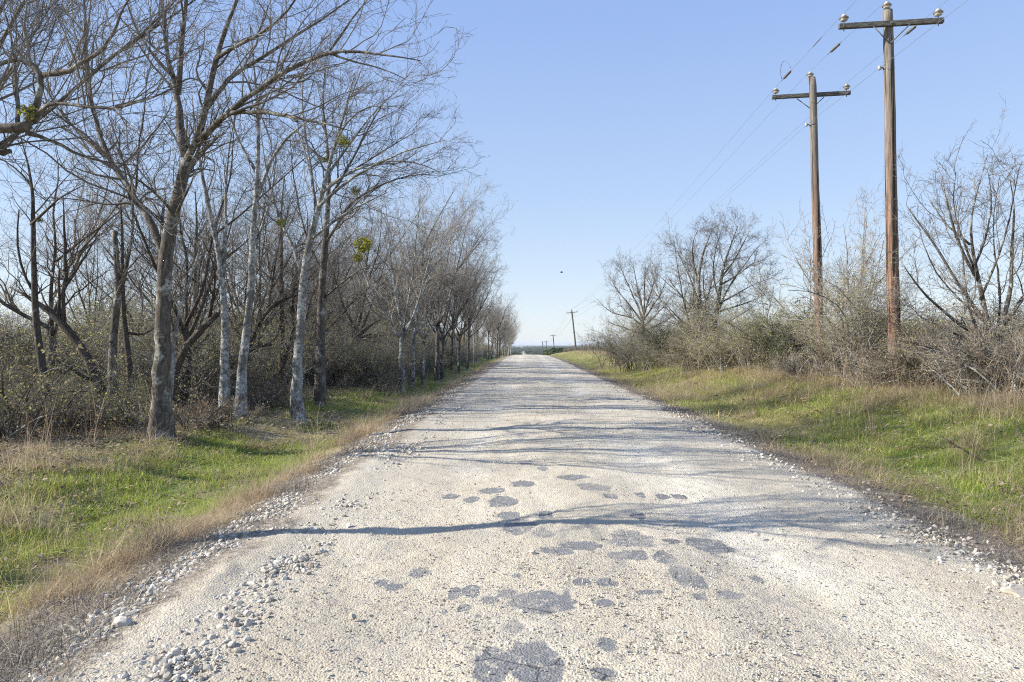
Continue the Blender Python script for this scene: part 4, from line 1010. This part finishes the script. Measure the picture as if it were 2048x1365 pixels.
# thickets one cannot count
SHP = protos('thicket_shrub', [shrub('thicket_shrub_%d' % i, '', 500 + i, (0, 0, 0), 2.7, 2.2, (GB, PB, PB, GB, PB)[i], 'leaf_olive', (3600, 1500, 700, 6500, 2200)[i], 16, build=False, ls=.020, tw=1.25) for i in range(5)])
def thick(name, pts, smin, smax, label):
    n = len(pts); x = pts[:, 0]; yv = pts[:, 1]
    s = R.uniform(smin, smax, n) * (np.where(yv > 30, 1.2, 1.) if name == 'undergrowth' else 1); rot = np.stack([R.normal(0, .06, n), R.normal(0, .06, n), R.uniform(0, 6.3, n)], 1)
    return scatter(name, np.stack([x, yv, H(x, yv) - .05], 1), rot, np.stack([s, s, s * R.uniform(.8, 1.15, n)], 1), SHP, 5, label, 'thicket')
n = 500; yv = 11 + 100 * R.uniform(0, 1, n) ** 1.5; u = -R.uniform(8.4, 21, n) ** 1.0
k = (R.uniform(0, 1, n) < np.where(u > -20, 1, .55)) & (CX + (ctr(yv) + u) / yv * F > -350) & ~((yv < 17.5) & (u > -13.5)) & ~((yv < 22) & (u > -8.8))
thick('undergrowth', np.stack([ctr(yv) + u, yv], 1)[k], .9, 1.5, 'dense grey olive undergrowth filling the left wood'); print('thick', k.sum())
n = 900; yv = 12 + 110 * R.uniform(0, 1, n) ** 1.6; u = R.uniform(10.2, 45, n)
k = (CX + (ctr(yv) + u) / yv * F < 2350) & (yv < 75 + u) & ~((yv > 52) & (u < 15))
thick('scrub', np.stack([ctr(yv) + u, yv], 1)[k], .7, 1.1, 'grey olive scrub behind the right hedge'); print('scrub', k.sum())
# hedge infill between the named shrubs
n = 42; yv = R.uniform(26, 50, n); u = R.uniform(8.8, 10.8, n)
thick('hedge_brush', np.stack([ctr(yv) + u, yv], 1), .7, 1.15, 'mixed brush between the shrubs of the right hedge')
n = 95; yv = R.uniform(11, 19, n); u = R.uniform(-15, -9.2, n); k = (yv > 13.0) | (u < -11.0)
thick('low_brush', np.stack([ctr(yv) + u, yv], 1)[k], .22, .55, 'low tangled twigs at the feet of the crooked trunks on the left')
n = 150; yv = 26 * (140 / 26) ** R.uniform(0, 1, n); u = R.uniform(-8.0, -6.3, n)
thick('row_brush', np.stack([ctr(yv) + u, yv], 1), .4, 1.05, 'low twiggy brush between the far trunks of the left row')
# lowland woods beyond the crest
fp = []
for i in range(3):
    b = MB(); g = np.random.default_rng(700 + i); n = 700
    c = norm(g.normal(size=(n, 3))) * (g.uniform(.2, 1, (n, 1)) ** .5) * np.array([3.6, 3.6, 2.4]) + np.array([0, 0, 3.0]); leaves(b, c, .5, g, 0, .7); fp.append(b.mesh('far_crown', M['leaf_cedar'], False))
FP = protos('far_crown', fp)
n = 9000; yv = 260 * (5200 / 260) ** R.uniform(0, 1, n); a = R.uniform(-.10, .24, n); x = a * yv
ux = x - ctr(yv); k = (fbm(x * .004, yv * .0016, 41, 4) > .47) & ((np.abs(ux) > 7) | (yv > 640)) & (np.abs(x - (ctr(640) + (yv - 640) * .0128)) > 9)
x, yv = x[k], yv[k]; s = R.uniform(.5, 1.2, len(x)) * np.clip(yv / 900, .8, 2.2)
scatter('distant_woods', np.stack([x, yv, H(x, yv)], 1), np.stack([0 * x, 0 * x, R.uniform(0, 6, len(x))], 1), np.stack([s * 1.5, s * 1.5, s * .55 + .2], 1), FP, 3, 'low dark woods spread across the distant plain', 'woods')
# ================================================================== POWER LINE
def insulator_profile(s=1.0):
    return [(a * .82, b * .85) for a, b in ((0, -.02), (.035, -.02), (.04, 0), (.10, .005), (.105, .025), (.055, .045), (.05, .055), (.125, .065), (.13, .085), (.06, .105), (.045, .12), (.085, .125), (.085, .145), (.045, .165), (.05, .19), (.0, .20))]
def utility_pole(label, topx, topy, basex, Y, arm_z, arm_side, arm_len, yaw, roll, rtop, rbot, seed, detail=True, pm='pole', group='utility poles along the right side', zt=None):
    X0 = X_at(basex, Y); z0 = Hs(X0, Y); ztop = Z_at(topy, Y); Xt = X_at(topx, Y)
    e = thing('utility_pole', label, 'utility pole', (X0, Y, z0), group)
    hh = ztop - z0; dx = Xt - X0
    g = np.random.default_rng(seed); k = 40
    s = np.linspace(0, 1, k); P = np.stack([dx * s, 0 * s, -.4 + (hh + .4) * s], 1); P[1:-1, :2] += np.cumsum(g.normal(0, .0035, (k - 2, 2)), 0)
    rr = rbot + (rtop - rbot) * s ** .8
    mb = MB(); tube1(P, rr, 16, mb); link('pole', mb.mesh('pole', M[pm]), e)
    axis = np.array([dx, 0, hh]); axis /= np.linalg.norm(axis)
    az = arm_z - z0; pc = axis * az / axis[2]
    cr = math.cos(roll); sr = math.sin(roll); cy, sy = math.cos(yaw), math.sin(yaw)
    ax = np.array([cy * cr, sy * cr, sr]); nrm = np.array([-sy, cy, 0.]); up = np.cross(ax, nrm); up = up if up[2] > 0 else -up
    Rm = np.stack([ax, nrm, up], 1); off = nrm * (-(rtop + .055) if arm_side < 0 else (rtop + .055))
    c = pc + off
    mb = MB(); box(mb, c, (arm_len, .10, .125), Rm, 0, .008); link('crossarm', mb.mesh('crossarm', M['arm'], False), e)
    tips = []
    for sx in (-1, 1):
        mb = MB(); a = c + ax * sx * .42 - up * .07 + nrm * (.06 * (-1 if arm_side > 0 else -1) * (1 if arm_side < 0 else -1)); b = pc - up * .48 + nrm * (-(rtop + .012) if arm_side < 0 else (rtop + .012))
        tube1([a, a * .5 + b * .5, b], [.016, .016, .016], 5, mb); link('brace', mb.mesh('brace', M['steel']), e)
        q = c + ax * sx * (arm_len / 2 - .12) + up * .0625
        ins = MB(); lathe(ins, q + up * .07, insulator_profile(), 14, 0, up); io = link('insulator', ins.mesh('insulator', M['porc']), e)
        pn = MB(); tube1([q - up * .19, q + up * .08], [.012, .012], 6, pn); link('pin', pn.mesh('pin', M['steel']), io)
        cp = MB(); lathe(cp, q + up * .07, [(.104, .053), (.112, .06), (.112, .076), (.08, .08)], 14, 0, up); link('shed_rim', cp.mesh('shed_rim', M['porc_dark']), io)
        tips.append(q + up * .27)
    q = np.array([dx, 0, hh]) + np.array([-.05, -.06 if arm_side < 0 else .0, -.02])
    ins = MB(); lathe(ins, q + axis * .05, insulator_profile(), 14, 0, axis); io = link('insulator', ins.mesh('insulator', M['porc']), e)
    pn = MB(); tube1([q - axis * .35, q + axis * .06], [.014, .012], 6, pn); link('pin', pn.mesh('pin', M['steel']), io)
    cp = MB(); lathe(cp, q + axis * .05, [(.104, .053), (.112, .06), (.112, .076), (.08, .08)], 14, 0, axis); link('shed_rim', cp.mesh('shed_rim', M['porc_dark']), io)
    tips.append(q + axis * .25)
    # neutral bracket
    nb = axis * (az - 1.02) / axis[2]
    mb = MB(); tube1([nb - ax * (rtop + .12), nb - ax * (rtop - .02)], [.02, .02], 6, mb); link('bracket', mb.mesh('bracket', M['steel']), e); mb = MB(); lathe(mb, nb - ax * (rtop + .10) - up * .05, [(0, 0), (.035, 0), (.045, .02), (.03, .05), (.045, .08), (.035, .10), (0, .10)], 10, 0, up)
    link('spool_insulator', mb.mesh('spool_insulator', M['porc']), e)
    if detail:
        mb = MB(); lathe(mb, nb - axis * .03, [(rtop + .012, 0), (rtop + .018, .01), (rtop + .018, .03), (rtop + .012, .04)], 16, 0, axis); link('band', mb.mesh('band', M['steel']), e)
        for sx in (-1, 1): mb = MB(); box(mb, c + ax * sx * (arm_len / 2 - .10) + nrm * (-.055 if arm_side < 0 else -.055), (.035, .02, .035), Rm, 0, .004); link('bolt', mb.mesh('bolt', M['steel'], False), e)
        mb = MB(); box(mb, c + nrm * -.055, (.05, .02, .05), Rm, 0, .004); link('bolt', mb.mesh('bolt', M['steel'], False), e)
    b = np.array([X0, Y, z0])
    return dict(l=b + tips[0], r=b + tips[1], t=b + tips[2], n=b + nb - ax * (rtop + .10))
arm = lambda py, Y: Z_at(py, Y)
P1 = utility_pole('nearest and tallest weathered wooden utility pole with brown lower half', 1775, 22, 1791, 17.1, arm(54, 17.1), -1, 2.44, -.13, 0, .115, .165, 1)
P2 = utility_pole('second nearest wooden utility pole, standing left of the tallest one', 1623.5, 156, 1641, 22.3, arm(187, 22.3), 1, 2.44, -.17, 0, .11, .155, 2)
P3 = utility_pole('dark utility pole leaning left beyond the grassy rise, before the fence', 1143.5, 621, 1153, 145, arm(625.5, 145), -1, 2.4, 0, .113, .14, .19, 3, False, 'arm')
P4 = utility_pole('small distant utility pole leaning left down the slope past the crest', 1106, 670, 1110.5, 277, arm(671.5, 277), -1, 2.4, 0, .07, .16, .2, 4, False, 'arm')
P5 = utility_pole('right one of the two tiny farthest utility poles', 1092.4, 682.4, 1093.5, 400, arm(684, 400), -1, 2.4, 0, 0, .19, .24, 5, False, 'arm')
P6 = utility_pole('left one of the two tiny farthest utility poles', 1085, 683, 1086, 500, arm(684.5, 500), -1, 2.4, 0, 0, .22, .28, 6, False, 'arm')
def wire(label, pts, sag, extra=None, r=.0048):
    path = []
    for i in range(len(pts) - 1):
        a, b = np.array(pts[i]), np.array(pts[i + 1]); L = np.linalg.norm(b - a); n = max(6, min(40, int(L / 3)))
        for t_ in np.linspace(0, 1, n, endpoint=False):
            p = a * (1 - t_) + b * t_; p[2] -= 4 * sag * (L / 120) ** 2 * t_ * (1 - t_); path.append(p)
    path.append(np.array(pts[-1])); path = np.array(path)
    mb = MB(); tube1(path, np.clip(r * path[:, 1] / 50, r, .012), 5, mb)
    o = link('power_line', mb.mesh('power_line', M['wire']), None, None, label=label, category='power line', group='wires between the utility poles')
    return o
DIRW = np.array([.02, 1, 0.])
def back(p, dy=45, dz=.3): return np.array(p) - DIRW * dy + np.array([0, 0, dz])
wl = wire('left wire over the outer insulators of the utility poles', [back(P1['l']), P1['l'], P2['l'], P3['l'], P4['l'], P5['l'], P6['l']], 1.0)
wt = wire('middle wire passing over the tops of the utility poles', [back(P1['t']), P1['t'], P2['t'], P3['t'], P4['t'], P5['t'], P6['t']], 1.0)
wr = wire('right wire over the right end insulators of the utility poles', [back(P1['r']), P1['r'], P2['r'], P3['r'], P4['r'], P5['r'], P6['r']], 1.0)
wn = wire('lowest wire fixed to the pole sides below the crossarms', [back(P1['n']), P1['n'], P2['n'], P3['n'], P4['n'], P5['n'], P6['n']], 1.0)
def sleeve(w_, a, b, t_, L=.34, r=.028, loop=0):
    a, b = np.array(a), np.array(b); d = norm(b - a); c = a * (1 - t_) + b * t_
    mb = MB(); tube1([c - d * L / 2, c - d * L * .36, c - d * L * .3, c + d * L * .2, c + d * L * .3, c + d * L / 2], [.008, .012, r, r, .014, .008], 8, mb)
    link('splice_sleeve', mb.mesh('splice_sleeve', M['steel']), w_)
    if loop:
        th = np.linspace(.1, 3.0, 16); q = [c + d * (.42 * math.cos(v)) * 1.1 + np.array([-.12, 0, .42]) * math.sin(v) for v in th]
        mb = MB(); tube1(q, [.008] * 16, 5, mb); link('jumper_loop', mb.mesh('jumper_loop', M['steel']), w_)
sleeve(wl, P1['l'], P2['l'], .80, 1.1, .045, 1); sleeve(wl, P1['l'], P2['l'], .33, .7, .014)
sleeve(wt, P1['t'], P2['t'], .62, 1.1, .045); sleeve(wr, P1['r'], P2['r'], .25, .8, .045)

# ------------------------------------------------------------------ fence on the rise
e = thing('wire_fence', 'low wire fence with grey wooden posts running along the rise beyond the hedge', 'fence', (float(ctr(88)) + 10.3, 88, Hs(float(ctr(88)) + 10.3, 88)))
b0 = np.array(e.location); y = 86.0; tops = []; gf = np.random.default_rng(3); post = []
while y < 196:
    x = float(ctr(y)) + 10.2; z = Hs(x, y); big = (len(tops) % 6 == 0); r = .12 if big else .07
    h = (1.55 if big else 1.35) + gf.normal(0, .03)
    p0 = np.array([x, y, z]) - b0; mb = MB(); ln = gf.normal(0, .02, 2)
    tube1([p0 - [0, 0, .2], p0 + [ln[0] * .5, 0, h * .5], p0 + [ln[0], ln[1], h]], [r * 1.1, r, r * .9], 7, mb); link('post', mb.mesh('post', M['fpost']), e); tops.append(p0)
    y += 2.4 if y < 130 else 3.4
for hz in (.3, .62, .92, 1.12):
    mb = MB(); tube1([p + np.array([0, 0, hz]) for p in tops], [.006] * len(tops), 4, mb); link('wire', mb.mesh('fence_wire', M['wire']), e)
# scattered bare bushes on the skyline behind the fence
skl = protoW[2]
for i, (px, Y, s, lab) in enumerate([(1166, 160, .42, 'tiny bare tree on the skyline right of the left-leaning distant pole'), (1144, 175, .30, 'tiny bare sapling on the skyline just left of the leaning distant pole'), (1190, 140, .2, 'low bare bush on the skyline behind the wire fence')]):
    c = copy_thing(skl, G(X_at(px, Y), Y), i * 1.3, s, lab, None); c.name = 'skyline_tree'
    if 'group' in c: del c['group']
yv = R.uniform(95, 230, 120); u = R.uniform(12.5, 40, 120)
thick('skyline_brush', np.stack([ctr(yv) + u, yv], 1), .3, .62, 'low dark brush behind the wire fence on the rise')

# ------------------------------------------------------------------ fallen stick, bird
Y = 9.6; st = [(1893, 922), (1915, 940), (1945, 962)]
mb = MB(); g0 = np.array(G(X_at(1893, 9.4), 9.4)); pts = [np.array([0, .25, .42]), np.array([.12, .05, .30]), np.array([.28, -.15, .17]), np.array([.42, -.35, .02])]
tube1(pts, [.006, .009, .011, .012], 6, mb); tube1([pts[1], pts[1] + [.05, .02, .12]], [.005, .003], 5, mb)
link('fallen_branch', mb.mesh('fallen_branch', M['bark_dark']), None, tuple(g0), label='thin dark dead branch slanting out of the green grass on the right verge', category='branch')
mb = MB(); g = np.random.default_rng(77)
Y = 60; bp = at(1123, 545, Y)
lathe(mb, (0, 0, 0), [(0, -.13), (.02, -.11), (.045, -.04), (.05, .02), (.035, .08), (.03, .10), (.025, .125), (0, .15)], 10, 0, (1, 0, 0))
be = link('bird', mb.mesh('bird', M['bird']), None, tuple(bp), label='tiny dark bird flying in the empty sky above the road', category='bird')
for s_ in (-1, 1):
    wv = np.array([[.07, 0, .02], [.05, s_ * .12, .07], [-.02, s_ * .27, .05], [-.06, s_ * .13, .05], [-.05, 0, .01]]); top = wv + [0, 0, .008]
    mb = MB(); mb.add(np.vstack([wv, top]), [[0, 1, 6, 5], [1, 2, 7, 6], [2, 3, 8, 7], [3, 4, 9, 8]]); n0 = mb.n; mb.f.append((np.array([[0, 1, 3, 4], [5, 6, 8, 9]]), 0)); mb.f.append((np.array([[1, 2, 3], [6, 7, 8]]), 0))
    link('wing', mb.mesh('wing', M['bird'], False), be)
# ------------------------------------------------------------------ haze
HZ = True
if HZ:
    t = bpy.data.materials.new('haze_air'); t.use_nodes = True; n = t.node_tree.nodes; n.remove(n['Principled BSDF'])
    v = n.new('ShaderNodeVolumePrincipled'); v.inputs['Color'].default_value = (.80, .89, 1.0, 1); v.inputs['Density'].default_value = .00013; v.inputs['Anisotropy'].default_value = .0
    t.node_tree.links.new(v.outputs[0], n['Material Output'].inputs['Volume'])
    mb = MB(); x0, x1, y0, y1, z0, z1 = -9800, 9800, -200, 16800, -60, 16
    vv = [(x, y, z) for x in (x0, x1) for y in (y0, y1) for z in (z0, z1)]
    mb.add(vv, [[0, 1, 3, 2], [4, 6, 7, 5], [0, 4, 5, 1], [2, 3, 7, 6], [0, 2, 6, 4], [1, 5, 7, 3]])
    o = link('haze', mb.mesh('haze', t, False), kind='stuff')
# ================================================================== CAMERA, SUN, SKY, AIR
cam = bpy.data.cameras.new('camera'); co = bpy.data.objects.new('camera', cam); COL.objects.link(co)
cam.sensor_width = 36; cam.lens = F / 2048 * 36; cam.clip_end = 40000; cam.clip_start = .05
co.location = (0, 0, EYE); co.rotation_euler = (math.radians(90), 0, 0); cam.shift_y = (HY - 682.5) / 2048
scn.camera = co
EL, AZ = math.radians(31), math.radians(5)   # sun from the left, a little behind the camera
sd = Vector((-math.cos(EL) * math.cos(AZ), -math.cos(EL) * math.sin(AZ), math.sin(EL)))
sl = bpy.data.lights.new('sun', 'SUN'); sl.energy = 5.0; sl.angle = math.radians(.5); sl.color = (1, .93, .82)
so = bpy.data.objects.new('sun', sl); COL.objects.link(so); so.rotation_euler = sd.to_track_quat('Z', 'Y').to_euler(); so.location = (0, 0, 50)
w = bpy.data.worlds.new('World'); scn.world = w; w.use_nodes = True
nt = w.node_tree; bg = nt.nodes['Background']; sky = nt.nodes.new('ShaderNodeTexSky'); sky.sky_type = 'NISHITA'; sky.sun_disc = False
sky.sun_elevation = EL; sky.sun_rotation = math.atan2(sd.x, sd.y); sky.air_density = 1.0; sky.dust_density = 0.2; sky.ozone_density = 1.6; sky.altitude = 100
tc = nt.nodes.new('ShaderNodeTexCoord'); sx = nt.nodes.new('ShaderNodeSeparateXYZ'); nt.links.new(tc.outputs['Generated'], sx.inputs[0])
cr = nt.nodes.new('ShaderNodeValToRGB'); nt.links.new(sx.outputs[2], cr.inputs[0])
SK = 1.87 * .15
st = [(.0, (.76, .84, .92)), (.06, (.69, .80, .94)), (.2, (.51, .67, .95)), (.42, (.36, .525, .92)), (1, (.20, .33, .72))]
while len(cr.color_ramp.elements) < len(st): cr.color_ramp.elements.new(.5)
for e_, (p_, c_) in zip(cr.color_ramp.elements, st): e_.position = p_; e_.color = tuple(v / SK for v in c_) + (1,)
mx = nt.nodes.new('ShaderNodeMix'); mx.data_type = 'RGBA'; mx.inputs[0].default_value = .85
nt.links.new(sky.outputs[0], mx.inputs[6]); nt.links.new(cr.outputs[0], mx.inputs[7])
nt.links.new(mx.outputs[2], bg.inputs[0]); bg.inputs[1].default_value = .15
vs = scn.view_settings; vs.view_transform = 'Standard'; vs.look = 'None'; vs.gamma = 1; vs.exposure = .84
scn.cycles.volume_bounces = 0; scn.cycles.max_bounces = 6; scn.cycles.diffuse_bounces = 2; scn.cycles.transparent_max_bounces = 4
scn.cycles.use_denoising = False; scn.cycles.pixel_filter_type = 'BLACKMAN_HARRIS'; scn.cycles.filter_width = 1.1
